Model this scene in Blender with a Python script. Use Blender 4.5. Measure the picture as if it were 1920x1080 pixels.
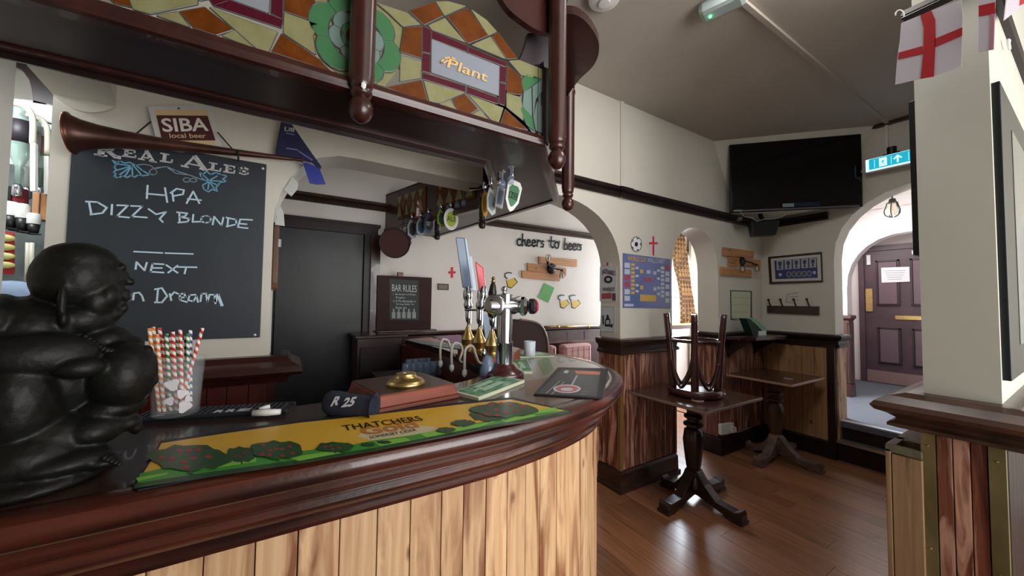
import bpy, bmesh, math, random
from mathutils import Vector, Matrix
random.seed(7)
for o in list(bpy.data.objects): bpy.data.objects.remove(o)
SC=bpy.context.scene; COL=SC.collection
PI=math.pi
# ------------------------------------------------------------------ camera
CAMF=675.0; YAW,PIT,ROL=[math.radians(a) for a in (31.105,2.143,0.671)]
FW=Vector((math.sin(YAW)*math.cos(PIT),math.cos(YAW)*math.cos(PIT),math.sin(PIT)))
r0=Vector((math.cos(YAW),-math.sin(YAW),0)); u0=r0.cross(FW)
RT=r0*math.cos(ROL)+u0*math.sin(ROL); UP=RT.cross(FW)
CP=Vector((0,0,1.42))
cd=bpy.data.cameras.new('camera'); cam=bpy.data.objects.new('camera',cd); COL.objects.link(cam)
cd.sensor_width=36; cd.lens=36*CAMF/1920; cd.clip_start=.02
cam.matrix_world=Matrix(((RT.x,UP.x,-FW.x,CP.x),(RT.y,UP.y,-FW.y,CP.y),(RT.z,UP.z,-FW.z,CP.z),(0,0,0,1)))
SC.camera=cam
# ------------------------------------------------------------------ light, exposure
SC.view_settings.view_transform='Standard'; SC.view_settings.look='None'
SC.view_settings.exposure=0.0; SC.view_settings.gamma=1; SC.view_settings.use_curve_mapping=False
wd=bpy.data.worlds.new('world'); SC.world=wd; wd.use_nodes=True
bg=wd.node_tree.nodes['Background']; bg.inputs[0].default_value=(.80,.90,1,1); bg.inputs[1].default_value=.45
def area(name,loc,target,sx,sy,power,col=(1,1,1)):
    l=bpy.data.lights.new(name,'AREA'); l.shape='RECTANGLE'; l.size=sx; l.size_y=sy; l.energy=power; l.color=col
    o=bpy.data.objects.new(name,l); COL.objects.link(o); o.location=loc
    o.rotation_euler=(Vector(target)-Vector(loc)).to_track_quat('-Z','Y').to_euler(); return o
area('window_and_fill',(1.6,-2.6,1.35),(1.1,2,1.45),3.0,2.3,180,(1,.98,.95))
area('window_and_fill',(3.9,-2.2,1.8),(2.8,2,1.4),1.4,1.6,26,(1,.98,.95))
area('ceiling_fill',(1.95,.50,2.95),(2.6,1.1,.3),.9,.6,26,(1,.98,.95))  # added soft fill high above the floor, no known lamp there
area('window_and_fill',(4.70,3.38,1.62),(2.4,.7,.2),1.0,1.0,100,(.80,.89,1))
area('window_and_fill',(6.5,2.9,1.5),(3.0,3.2,1.5),.8,1.1,38,(.86,.93,1))
area('window_and_fill',(4.5,2.45,1.9),(2.6,3.5,1.4),.5,.8,9,(.86,.93,1))  # added fill hidden behind the pier, brightens the back room wall
area('window_and_fill',(4.82,2.1,1.8),(4.80,.5,.35),.45,1.2,105,(.9,.95,1))
area('window_and_fill',(6.3,1.6,2.3),(6.3,1.2,.5),.5,.5,12,(1,.96,.95))
area('window_and_fill',(-1.15,2.1,2.3),(-1.1,2.6,1.4),.3,.3,7,(.9,.96,1))  # added lamp hidden by the post, brightens the back bar goods
# ------------------------------------------------------------------ measuring helpers (pixel of the photograph -> point on a real plane)
def ray(px,py): return RT*((px-960)/CAMF)-UP*((py-540)/CAMF)+FW
def P(px,py,ax,v):
    d=ray(px,py); i='xyz'.index(ax); return CP+d*((v-CP[i])/d[i])
def PN(px,py,p,n):
    d=ray(px,py); n=Vector(n); return CP+d*(n.dot(Vector(p)-CP)/n.dot(d))
# ------------------------------------------------------------------ materials
def lin(c):
    c=[x/255 for x in c]; return tuple(x/12.92 if x<=.04045 else ((x+.055)/1.055)**2.4 for x in c)+(1,)
MC={}
def mat(name,col,rough=.5,metal=0,spec=.5,var=None,scale=(8,8,8),vmix=.35,bump=0,bscale=60,emit=0,trans=0,alpha=1,coat=0,translu=0,dist=0):
    """plain procedural material; var = second colour mixed in by noise"""
    if name in MC: return MC[name]
    m=bpy.data.materials.new(name); m.use_nodes=True; nt=m.node_tree; N=nt.nodes; L=nt.links
    b=N['Principled BSDF']; b.inputs['Base Color'].default_value=lin(col); b.inputs['Roughness'].default_value=rough
    b.inputs['Metallic'].default_value=metal; b.inputs['Specular IOR Level'].default_value=spec
    b.inputs['Transmission Weight'].default_value=trans; b.inputs['Alpha'].default_value=alpha; b.inputs['Coat Weight'].default_value=coat
    if emit: b.inputs['Emission Color'].default_value=lin(col); b.inputs['Emission Strength'].default_value=emit
    tc=N.new('ShaderNodeTexCoord')
    if var:
        mp=N.new('ShaderNodeMapping'); mp.inputs['Scale'].default_value=scale; oi=N.new('ShaderNodeObjectInfo')
        ad=N.new('ShaderNodeVectorMath'); ad.operation='MULTIPLY_ADD'; L.new(oi.outputs['Random'],ad.inputs[0]); ad.inputs[1].default_value=(37,19,53)
        L.new(tc.outputs['Object'],ad.inputs[2]); L.new(ad.outputs[0],mp.inputs[0])
        no=N.new('ShaderNodeTexNoise'); no.inputs['Scale'].default_value=1; no.inputs['Detail'].default_value=5; no.inputs['Distortion'].default_value=dist; L.new(mp.outputs[0],no.inputs['Vector'])
        cr=N.new('ShaderNodeValToRGB'); cr.color_ramp.elements[0].position=.5-vmix/2; cr.color_ramp.elements[1].position=.5+vmix/2
        cr.color_ramp.elements[0].color=lin(col); cr.color_ramp.elements[1].color=lin(var); L.new(no.outputs[0],cr.inputs[0]); L.new(cr.outputs[0],b.inputs['Base Color'])
    if bump:
        n2=N.new('ShaderNodeTexNoise'); n2.inputs['Scale'].default_value=bscale; n2.inputs['Detail'].default_value=4; L.new(tc.outputs['Object'],n2.inputs['Vector'])
        bp=N.new('ShaderNodeBump'); bp.inputs['Strength'].default_value=bump; bp.inputs['Distance'].default_value=.01; L.new(n2.outputs[0],bp.inputs['Height']); L.new(bp.outputs[0],b.inputs['Normal'])
    if translu:
        t=N.new('ShaderNodeBsdfTranslucent'); t.inputs[0].default_value=lin(col); mx=N.new('ShaderNodeMixShader'); mx.inputs[0].default_value=translu
        L.new(b.outputs[0],mx.inputs[1]); L.new(t.outputs[0],mx.inputs[2]); L.new(mx.outputs[0],N['Material Output'].inputs[0])
    MC[name]=m; return m
def wood(name,base,grain,burn,axis='z',rough=.45,burnamt=.5,knots=True,bump=.25,coat=0,blotch=None,gscale=1.0,rand=.25):
    """plank wood: fine grain along axis, scorched or worn patches, knots; every piece differs through Object Info random"""
    if name in MC: return MC[name]
    m=bpy.data.materials.new(name); m.use_nodes=True; nt=m.node_tree; N=nt.nodes; L=nt.links; b=N['Principled BSDF']
    b.inputs['Roughness'].default_value=rough; b.inputs['Coat Weight'].default_value=coat; b.inputs['Coat Roughness'].default_value=.15
    tc=N.new('ShaderNodeTexCoord'); oi=N.new('ShaderNodeObjectInfo')
    ad=N.new('ShaderNodeVectorMath'); ad.operation='MULTIPLY_ADD'; L.new(oi.outputs['Random'],ad.inputs[0]); ad.inputs[1].default_value=(31,47,23); L.new(tc.outputs['Object'],ad.inputs[2])
    def mapped(s):
        mp=N.new('ShaderNodeMapping'); mp.inputs['Scale'].default_value=s; L.new(ad.outputs[0],mp.inputs[0]); return mp.outputs[0]
    def ax(lo,hi): return tuple(lo if 'xyz'[i]==axis else hi for i in range(3))
    def noise(s,det=5,dis=0):
        n=N.new('ShaderNodeTexNoise'); n.inputs['Scale'].default_value=1; n.inputs['Detail'].default_value=det; n.inputs['Distortion'].default_value=dis; L.new(mapped(s),n.inputs['Vector']); return n.outputs[0]
    def ramp(src,p0,p1,c0=(0,0,0,1),c1=(1,1,1,1)):
        r=N.new('ShaderNodeValToRGB'); r.color_ramp.elements[0].position=p0; r.color_ramp.elements[1].position=p1; r.color_ramp.elements[0].color=c0; r.color_ramp.elements[1].color=c1; L.new(src,r.inputs[0]); return r.outputs[0]
    def mix(f,a,bb,mode='MIX'):
        x=N.new('ShaderNodeMix'); x.data_type='RGBA'; x.blend_type=mode
        if isinstance(f,float): x.inputs[0].default_value=f
        else: L.new(f,x.inputs[0])
        for s,i in ((a,6),(bb,7)):
            if isinstance(s,tuple): x.inputs[i].default_value=s
            else: L.new(s,x.inputs[i])
        return x.outputs[2]
    g=noise(ax(2.2*gscale,70*gscale),6,.6)
    c=ramp(g,.36,.66,lin(base),lin(grain))
    bn=noise(ax(2.0*gscale,16*gscale),4,1.2)
    c=mix(ramp(bn,.68-burnamt*.25,.80-burnamt*.15),c,lin(burn))
    if blotch:
        c=mix(ramp(noise(ax(2.6*gscale,24*gscale),5,1.2),.50,.62),c,lin(blotch))
    if knots:
        v=N.new('ShaderNodeTexVoronoi'); v.inputs['Scale'].default_value=1; L.new(mapped(ax(4.5,9)),v.inputs['Vector'])
        c=mix(ramp(v.outputs['Distance'],.05,.13,(1,1,1,1),(0,0,0,1)),c,lin(tuple(x*.55 for x in burn)))
    hs=N.new('ShaderNodeHueSaturation'); L.new(c,hs.inputs['Color'])
    mr=N.new('ShaderNodeMapRange'); mr.inputs[3].default_value=1-rand; mr.inputs[4].default_value=1+rand*.5; L.new(oi.outputs['Random'],mr.inputs[0]); L.new(mr.outputs[0],hs.inputs['Value'])
    L.new(hs.outputs[0],b.inputs['Base Color'])
    bp=N.new('ShaderNodeBump'); bp.inputs['Strength'].default_value=bump; bp.inputs['Distance'].default_value=.003; L.new(g,bp.inputs['Height']); L.new(bp.outputs[0],b.inputs['Normal'])
    MC[name]=m; return m
M_wall=mat('cream wall paint',(218,213,202),.7,var=(210,205,194),scale=(1.5,1.5,1.5),bump=.08,bscale=25)
M_wallw=mat('pale wall paint',(226,220,212),.65,bump=.05,bscale=25)
M_ceil=mat('ceiling paint',(186,178,168),.55,var=(176,166,155),scale=(1.2,1.2,1.2),bump=.12,bscale=9)
M_dark=mat('dark varnished wood',(44,20,18),.28,var=(62,28,22),scale=(6,6,30),bump=.03,bscale=80,coat=.3)
M_red=mat('mahogany wood',(70,31,26),.32,var=(50,22,19),scale=(18,18,6),bump=.03,coat=.3)
M_soff=mat('dark stained soffit',(52,30,30),.34,var=(42,23,22),scale=(4,10,4))
M_blackwood=mat('near black wood',(24,16,16),.42,spec=.35,var=(38,22,20),scale=(10,10,4))
M_rail=mat('worn brown rail',(58,36,26),.35,var=(38,22,17),scale=(9,9,40),bump=.05,coat=.2)
M_bar=mat('bar nosing wood',(84,38,26),.28,var=(38,18,15),scale=(3,22,30),vmix=.35,bump=.05,bscale=70,coat=.3)
M_counter=mat('dark counter top',(52,36,30),.22,var=(66,46,38),scale=(2,8,4),bump=.02,coat=.4)
M_pine=wood('scorched pine',(212,176,136),(190,148,108),(128,80,48),'z',.48,.85,rand=.10)
M_brown=wood('distressed brown boards',(138,82,62),(104,56,42),(76,34,24),'z',.42,.75,knots=False,blotch=(190,146,126),rand=.25)
M_brown2=wood('deep red brown boards',(76,36,28),(56,24,20),(40,16,13),'z',.45,.75,knots=False,blotch=(118,76,60),rand=.3,bump=.15)
M_oak=wood('mid brown boards',(190,148,106),(164,122,84),(104,68,44),'z',.5,.35,rand=.15)
M_crate=wood('pale crate wood',(150,122,92),(132,104,76),(92,66,44),'z',.55,.35,rand=.15)
M_floor=wood('floor boards',(150,102,72),(122,80,54),(84,52,34),'y',.33,.30,knots=False,coat=.1,rand=.30,bump=.12)
M_blackpaint=mat('black painted door',(26,29,31),.42,var=(36,40,43),scale=(6,6,3),bump=.06,bscale=30)
M_black=mat('black plastic',(14,14,15),.4)
M_screen=mat('tv screen glass',(5,5,7),.12)
M_board=mat('chalkboard',(38,44,52),.5,var=(50,57,66),scale=(2,2,2),bump=.02)
M_chalk=mat('blue white chalk',(196,222,238),.8)
M_chalkw=mat('white chalk',(205,205,205),.8,var=(170,172,176),scale=(60,60,60))
M_chalkb=mat('light blue chalk',(110,168,196),.8)
M_white=mat('white plastic',(225,225,222),.4)
M_paper=mat('white paper',(228,228,232),.7)
M_brass=mat('brass',(212,186,124),.34,metal=1,var=(190,162,100),scale=(20,20,20))
M_chrome=mat('chrome',(205,208,214),.10,metal=1)
M_steel=mat('brushed steel',(170,174,182),.28,metal=1)
M_lead=mat('lead came',(96,98,96),.5,metal=.5)
M_copper=mat('old copper',(96,60,48),.36,metal=.5,var=(66,40,33),scale=(12,12,12))
M_string=mat('black cord',(20,18,18),.7)
M_carpet=mat('grey carpet',(98,101,110),.95,var=(82,86,94),scale=(90,90,90),bump=.3,bscale=300)
M_doorp=mat('plum door paint',(84,62,70),.4,var=(72,52,60),scale=(4,4,4),bump=.05)
M_statue=mat('dark bronze resin',(9,9,8),.5,spec=.3,var=(18,19,16),scale=(18,18,18),bump=.12,bscale=90)
M_glassc=mat('clear glass',(225,235,240),.05,alpha=.09,spec=.8)
M_glass2=mat('tumbler glass',(130,155,185),.06,alpha=.38,spec=1)
M_bulb=mat('bulb glass',(245,232,205),.05,alpha=.45,spec=.8)
M_sky=mat('bright window',(214,230,245),.5,emit=3)
M_crossred=mat('flag red',(186,32,42),.7,translu=.3)
M_crossred2=mat('sticker red',(206,48,60),.6)
M_flag=mat('flag white cloth',(206,200,208),.8,translu=.35)
M_yellow=mat('print yellow',(226,178,48),.35)
M_green=mat('print mid green',(62,150,50),.35)
M_lgreen=mat('print lime green',(130,196,70),.35)
M_dgreen=mat('print dark green',(18,62,26),.35,var=(30,80,34),scale=(40,40,40))
M_ink=mat('black ink',(20,20,22),.5)
M_goldt=mat('orange gold ink',(190,120,60),.4)
M_navy=mat('navy cloth',(30,36,52),.85,var=(40,46,64),scale=(60,60,60))
M_block=mat('chestnut block',(140,62,34),.42,spec=.3,var=(108,44,26),scale=(6,20,20))
# ------------------------------------------------------------------ object helpers
ORG={}
def finish(me,sm):
    if sm:
        for p in me.polygons: p.use_smooth=True
def obj(name,b,m,parent=None,label=None,cat=None,group=None,kind=None,smooth=False,bevel=0,auto=0):
    bm=b.bm if hasattr(b,'bm') else b
    bmesh.ops.recalc_face_normals(bm,faces=bm.faces)
    me=bpy.data.meshes.new(name); bm.to_mesh(me); bm.free(); finish(me,smooth)
    xs=[v.co for v in me.vertices]
    lo=Vector([min(c[i] for c in xs) for i in range(3)]); hi=Vector([max(c[i] for c in xs) for i in range(3)])
    og=Vector(((lo.x+hi.x)/2,(lo.y+hi.y)/2,lo.z)); me.transform(Matrix.Translation(-og))
    o=bpy.data.objects.new(name,me); COL.objects.link(o); ORG[o]=og
    for mm in (m if isinstance(m,(list,tuple)) else [m]): me.materials.append(mm)
    if parent: o.parent=parent; o.location=og-ORG[parent]
    else: o.location=og
    if label: o['label']=label
    if cat: o['category']=cat
    if group: o['group']=group
    if kind: o['kind']=kind
    if bevel:
        md=o.modifiers.new('bevel','BEVEL'); md.width=bevel; md.segments=2; md.limit_method='ANGLE'
    if auto:
        for p in me.polygons: p.use_smooth=True
        md=o.modifiers.new('split','EDGE_SPLIT'); md.split_angle=math.radians(auto)
    return o
def thing(name,label,cat,loc,group=None):
    o=bpy.data.objects.new(name,None); o.empty_display_size=.05; COL.objects.link(o); o.location=loc; ORG[o]=Vector(loc)
    o['label']=label; o['category']=cat
    if group: o['group']=group
    return o
class B:
    def __init__(s): s.bm=bmesh.new()
    def hexa(s,pts):
        v=[s.bm.verts.new(p) for p in pts]
        for f in ((0,3,2,1),(4,5,6,7),(0,1,5,4),(1,2,6,5),(2,3,7,6),(3,0,4,7)): s.bm.faces.new([v[i] for i in f])
        return s
    def box(s,lo,hi):
        x0,y0,z0=lo; x1,y1,z1=hi
        return s.hexa([(x0,y0,z0),(x1,y0,z0),(x1,y1,z0),(x0,y1,z0),(x0,y0,z1),(x1,y0,z1),(x1,y1,z1),(x0,y1,z1)])
    def obox(s,c,ax,ay,az):
        """oriented box: centre and three half-axis vectors"""
        c=Vector(c);ax=Vector(ax);ay=Vector(ay);az=Vector(az)
        return s.hexa([c+i*ax+j*ay+k*az for k in(-1,1) for i,j in((-1,-1),(1,-1),(1,1),(-1,1))])
    def prism(s,pts,d):
        d=Vector(d); a=[s.bm.verts.new(p) for p in pts]; b=[s.bm.verts.new(Vector(p)+d) for p in pts]; n=len(pts)
        s.bm.faces.new(a); s.bm.faces.new(b[::-1])
        for i in range(n): s.bm.faces.new((a[i],b[i],b[(i+1)%n],a[(i+1)%n]))
        return s
    def lathe(s,O,prof,n=24,axis=(0,0,1),sx=1,sy=1):
        O=Vector(O); q=Vector(axis).normalized().to_track_quat('Z','Y'); rings=[]
        for r,z in prof:
            if r<1e-5: rings.append([s.bm.verts.new(O+q@Vector((0,0,z)))])
            else: rings.append([s.bm.verts.new(O+q@Vector((r*sx*math.cos(2*PI*i/n),r*sy*math.sin(2*PI*i/n),z))) for i in range(n)])
        for a,b in zip(rings,rings[1:]):
            for i in range(n):
                j=(i+1)%n
                if len(a)==1 and len(b)==1: continue
                if len(a)==1: s.bm.faces.new((a[0],b[i],b[j]))
                elif len(b)==1: s.bm.faces.new((a[i],a[j],b[0]))
                else: s.bm.faces.new((a[i],a[j],b[j],b[i]))
        for e in (rings[0],rings[-1]):
            if len(e)>1: s.bm.faces.new(e)
        return s
    def cyl(s,p0,p1,r0,r1=None,n=16):
        p0=Vector(p0);p1=Vector(p1); r1=r0 if r1 is None else r1
        return s.lathe(p0,[(r0,0),(r1,(p1-p0).length)],n,p1-p0)
    def tube(s,pts,r,n=8):
        pts=[Vector(p) for p in pts]; rings=[]; up=None
        for i,p in enumerate(pts):
            t=(pts[min(i+1,len(pts)-1)]-pts[max(i-1,0)]).normalized()
            if up is None: up=t.orthogonal().normalized()
            up=(up-t*up.dot(t)).normalized(); w=t.cross(up); rr=r[i] if isinstance(r,(list,tuple)) else r
            rings.append([s.bm.verts.new(p+rr*(up*math.cos(2*PI*k/n)+w*math.sin(2*PI*k/n))) for k in range(n)])
        for a,b in zip(rings,rings[1:]):
            for k in range(n): s.bm.faces.new((a[k],a[(k+1)%n],b[(k+1)%n],b[k]))
        s.bm.faces.new(rings[0][::-1]); s.bm.faces.new(rings[-1]); return s
    def ball(s,c,r,sub=2,ax=None):
        r=(r,r,r) if not isinstance(r,(tuple,list)) else r
        mt=Matrix.Translation(c)@(ax.to_4x4() if ax else Matrix.Identity(4))@Matrix.Diagonal((*r,1))
        bmesh.ops.create_icosphere(s.bm,subdivisions=sub,radius=1,matrix=mt); return s
    def sweep(s,path,prof,closed=False,side=1):
        """plan path [(x,y)], profile [(d,z)] with d measured to the right of travel (side=1); mitred"""
        n=len(path); path=[Vector(p) for p in path]; rings=[]
        for i,p in enumerate(path):
            def nrm(a,b): d=(b-a).normalized(); return Vector((d.y,-d.x))*side
            if closed or 0<i<n-1:
                n1=nrm(path[i-1],p); n2=nrm(p,path[(i+1)%n]); m=(n1+n2).normalized(); k=1/max(.3,m.dot(n1))
            elif i==0: m=nrm(p,path[1]);k=1
            else: m=nrm(path[i-1],p);k=1
            rings.append([s.bm.verts.new((p.x+m.x*d*k,p.y+m.y*d*k,z)) for d,z in prof])
        q=len(prof); rr=rings+([rings[0]] if closed else [])
        for a,b in zip(rr,rr[1:]):
            for k in range(q): s.bm.faces.new((a[k],a[(k+1)%q],b[(k+1)%q],b[k]))
        if not closed: s.bm.faces.new(rings[0]); s.bm.faces.new(rings[-1][::-1])
        return s
def smooth_path(pts,k=6):
    """Catmull-Rom through points"""
    pts=[Vector(p) for p in pts]; out=[]
    for i in range(len(pts)-1):
        p0=pts[max(i-1,0)];p1=pts[i];p2=pts[i+1];p3=pts[min(i+2,len(pts)-1)]
        for j in range(k):
            t=j/k; out.append(.5*((2*p1)+(p2-p0)*t+(2*p0-5*p1+4*p2-p3)*t*t+(3*p1-p0-3*p2+p3)*t**3))
    out.append(pts[-1]); return out
TXT={}
def text(name,s,O,U,V,m,parent,ext=.0008,shear=0,bold=0):
    """flat raised lettering fitted to the parallelogram O, O+U, O+V"""
    key=(s,shear,bold)
    if key not in TXT:
        c=bpy.data.curves.new('t','FONT'); c.body=s; c.shear=shear; c.offset=bold; c.resolution_u=3
        o=bpy.data.objects.new('t',c); COL.objects.link(o); bpy.context.view_layer.update()
        me=bpy.data.meshes.new_from_object(o); bpy.data.objects.remove(o)
        vs=[v.co.copy() for v in me.vertices]; fs=[tuple(p.vertices) for p in me.polygons]
        x0=min(v.x for v in vs);x1=max(v.x for v in vs);y0=min(v.y for v in vs);y1=max(v.y for v in vs)
        TXT[key]=([((v.x-x0)/(x1-x0),(v.y-y0)/(y1-y0)) for v in vs],fs); bpy.data.meshes.remove(me)
    vs,fs=TXT[key]; O=Vector(O);U=Vector(U);V=Vector(V); n=U.cross(V).normalized()*ext
    if n.dot(CP-O)<0: n=-n
    b=B(); vv=[b.bm.verts.new(O+U*x+V*y+n) for x,y in vs]
    for f in fs:
        try: b.bm.faces.new([vv[i] for i in f])
        except ValueError: pass
    return obj(name,b,m,parent)
def ptext(name,s,bl,br,tl,ax,v,m,parent,off=.002,**k):
    a=P(*bl,ax,v);b_=P(*br,ax,v);c=P(*tl,ax,v); return text(name,s,a,b_-a,c-a,m,parent,ext=off,**k)
def ribbons(lines,width,planef,off=.0015,b=None):
    """flat chalk or ink strokes; planef maps (px,py) to a point on the surface"""
    b=b or B()
    for ln in lines:
        w=width
        if isinstance(ln[0],(int,float)): w=ln[0]; ln=ln[1:]
        pts=[planef(*p) for p in ln]
        for a,c in zip(pts,pts[1:]):
            d=(c-a)
            if d.length<1e-6: continue
            d.normalize(); v=(CP-a).normalized(); e=planef(ln[0][0]+5,ln[0][1])-planef(*ln[0]); g=planef(ln[0][0],ln[0][1]+5)-planef(*ln[0])
            n=e.cross(g).normalized(); n=n if n.dot(v)>0 else -n; s=d.cross(n)*w/2; o=n*off; x=d*w*.35
            q=[b.bm.verts.new(z+o) for z in (a-x+s,a-x-s,c+x-s,c+x+s)]; b.bm.faces.new(q)
    return b
def poly(name,pts,ax,v,th,m,parent=None,**k):
    """slab whose outline is measured on the plane ax=v, thickness th towards +axis"""
    q=[P(*p,ax,v) for p in pts]; d=Vector([th if a==ax else 0 for a in 'xyz']); b=B().prism(q,d); return obj(name,b,m,parent,**k)
def boards(par,p0,p1,z0,z1,th,side,m,wmin,wmax,name='board',edges=None):
    """vertical boards from p0 to p1 (plan), each its own object, with small gaps and uneven faces"""
    p0=Vector(p0);p1=Vector(p1); d=(p1-p0); Lg=d.length; d.normalize(); n=Vector((d.y,-d.x))*side
    if not edges:
        edges=[0]
        while edges[-1]<Lg-wmin: edges.append(min(Lg,edges[-1]+random.uniform(wmin,wmax)))
        edges[-1]=Lg
    for a,b_ in zip(edges,edges[1:]):
        g=.0015; t=th+random.uniform(-.0015,.0015); A=p0+d*(a+g);C=p0+d*(b_-g)
        b=B().hexa([(q.x,q.y,z) for z in (z0,z1) for q in (A,C,C+n*t,A+n*t)])
        obj(name,b,m,par,bevel=.002)
# ================================================================== SETTING
H=3.0
ST=dict(kind='structure')
# floor with boards running away along y
fl=obj('floor',B().box((-3,-3,-.06),(4.40,3.6,-.012)),M_blackwood,**ST)
x=1.0; row=0
while x<4.36:
    w=.142; y=-0.9+random.uniform(0,.5)
    while y<3.4:
        l=random.uniform(.9,1.5); y1=min(3.45,y+l)
        if not (y1<0.0 and x<1.2): obj('floor_board',B().box((x+.0008,y+.001,-.012),(min(x+w,4.36)-.0008,y1-.001,random.uniform(-.0006,0))),M_floor,fl)
        y=y1
    x+=w; row+=1
obj('ceiling',B().box((-3,-3,H),(4.55,4.3,H+.1)),M_ceil,**ST)
def arc(cx,a,z0,rise,t0,t1,n=14,e=2.2):
    out=[]
    for i in range(n+1):
        t=t0+(t1-t0)*i/n; c=math.cos(t);s=math.sin(t)
        out.append((cx+a*math.copysign(abs(c)**(2/e),c),z0+rise*abs(s)**(2/e)))
    return out
# wall with two arches (W1)
Y1=1.942;T1=.206
pl=[(1.36,H),(1.36,2.16)]+arc(1.50,.645,1.66,.50,PI/2,0)+[(2.145,0),(2.78,0)]+arc(3.137,.355,1.72,.395,PI,0)+[(3.492,0),(4.33,0),(4.33,H)]
w1=obj('wall_middle',B().prism([(a,Y1,z) for a,z in pl],(0,T1,0)),M_wall,auto=30,**ST)
obj('trim_1',B().box((2.14,Y1-.012,2.30),(2.175,Y1,H)),M_wall,**ST)
# right wall (W2) with the lobby arch
pl=[(2.148,0),(1.325,0)]+arc(.66,.665,1.85,.60,0,PI)+[(-.005,0),(-3,0),(-3,H),(2.148,H)]
obj('wall_right',B().prism([(4.33,a,z) for a,z in pl],(.2,0,0)),M_wall,auto=30,**ST)
obj('shade_wall',B().box((-3,-1.0,0),(.32,-.85,H)),M_wall,**ST)  # unseen block added behind the camera to shade the left of the bar
# sloping corner infill behind the television
b=B(); vs=[b.bm.verts.new(p) for p in ((3.44,Y1,H-.001),(4.33,.99,H-.001),(4.33,Y1,H-.001),(3.80,Y1,2.33),(4.33,1.42,2.33),(4.33,Y1,2.33))]
for f in ((0,1,4,3),(0,2,1),(3,4,5),(0,3,5,2),(1,2,5,4)): b.bm.faces.new([vs[i] for i in f])
obj('trim_2',b,M_wall,**ST)
# far wall of the back room
obj('wall_back',B().box((-1.2,3.45,0),(6.6,3.6,H)),M_wallw,**ST)
obj('wall_left',B().box((-3.0,-3,0),(-1.5,4.0,H)),M_wall,**ST)
# wall behind the bar with its arch
pl=[(-.826,0),(-.10,0),(-.10,1.78),(-.097,1.86),(-.075,1.94),(-.035,2.03),(.02,2.10),(.09,2.155),(.18,2.185),(.28,2.19),(1.035,2.185),(1.035,H),(-.826,H)]
wb=obj('wall_bar',B().prism([(a,2.10,z) for a,z in pl],(0,.2,0)),M_wall,auto=30,**ST)
# bulkhead over the gap on the left and the post in front of it
b=B().prism([(-1.5,1.46,2.2),(-.50,1.46,2.2),(-.556,1.697,2.2),(-.655,2.098,2.2),(-.824,2.098,2.2),(-.791,1.80,2.2),(-1.5,1.80,2.2)],(0,0,.8)); obj('trim_3',b,M_wall,**ST)
b=B(); b.prism([(-.824,2.099,2.2)]+[(-.824+.17*i/8,2.099-.0,2.2-.045*math.sin(PI*i/8)**.8) for i in range(9)],(0,-.012,0)); obj('trim_4',b,M_wall,**ST)
obj('wall_post',B().box((-1.5,1.72,0),(-.790,1.80,2.2)),M_wall,**ST)
# right partition end (pillar) — end face x=1.85, long face y=.175
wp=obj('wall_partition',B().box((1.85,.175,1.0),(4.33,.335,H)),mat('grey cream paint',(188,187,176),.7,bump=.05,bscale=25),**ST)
obj('trim_5',B().box((1.87,.20,0),(4.33,.315,1.0)),M_blackwood,**ST)
# rails
dado=[(0,1.145),(.055,1.14),(.062,1.125),(.050,1.10),(.030,1.085),(.026,1.06),(.040,1.045),(.040,1.03),(.022,1.02),(0,1.02)]
def rail(name,path,prof,m=M_rail,side=1,kind=True,**k):
    b=B().sweep(path,prof,side=side); return obj(name,b,m,**({'kind':'structure'} if kind else {}),**k)
rail('trim_6',[(2.145,2.148),(2.145,Y1),(2.78,Y1),(2.78,2.148)],dado,side=1)
rail('trim_7',[(3.492,2.148),(3.492,Y1),(4.33,Y1),(4.33,1.325),(4.53,1.325)],dado,M_blackwood)
pic=[(0,2.31),(.05,2.305),(.05,2.285),(.025,2.27),(.03,2.245),(.015,2.235),(0,2.235)]
rail('trim_8',[(1.36,Y1),(2.14,Y1),(2.14,Y1-.012),(2.175,Y1-.012),(2.175,Y1),(4.33,Y1),(4.33,1.36)],[(d,z-.0) for d,z in pic],M_blackwood)
rail('trim_9',[(-1.2,3.45),(6.0,3.45)],pic,M_rail)
rail('trim_10',[(4.33,1.05),(4.33,.3)],[(0,H),(.03,H),(.03,H-.03),(0,H-.03)],M_red)
bas=[(0,.16),(.02,.155),(.03,.135),(.032,.03),(.045,.025),(.045,0),(0,0)]
rail('baseboard_middle',[(2.145,2.148),(2.145,Y1),(2.78,Y1),(2.78,2.148)],bas)
rail('baseboard_right',[(3.492,2.148),(3.492,Y1),(4.33,Y1),(4.33,1.325)],bas,M_blackwood)
# boards below the dado rails
boards(w1,(2.145,2.148),(2.145,Y1),.16,1.02,.018,1,M_brown,.05,.07)
boards(w1,(2.145,Y1),(2.78,Y1),.16,1.02,.018,1,M_brown,.055,.075)
boards(w1,(2.78,Y1),(2.78,2.148),.16,1.02,.018,1,M_brown,.05,.07)
boards(w1,(3.492,2.148),(3.492,Y1),.16,1.02,.018,1,M_brown,.06,.08)
boards(w1,(3.492,Y1),(4.31,Y1),.16,1.02,.018,1,M_brown,.06,.08)
wr=bpy.data.objects['wall_right']
boards(wr,(4.33,Y1-.02),(4.33,1.385),.12,1.02,.018,1,M_oak,.06,.14)
obj('board',B().box((4.29,1.325,0),(4.33,1.383,1.03)),M_blackwood,wr)
boards(wr,(4.33,1.325),(4.53,1.325),.12,1.02,.012,1,M_pine,.10,.11)
for (xx,yy) in ((2.145,Y1),(2.78,Y1)):
    obj('corner_bead',B().box((xx-.026,yy-.026,.16),(xx+.004,yy-.0,1.02)) if xx<2.5 else B().box((xx-.004,yy-.026,.16),(xx+.022,yy,1.02)),mat('yellowed beading',(120,88,50),.4),w1)
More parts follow.
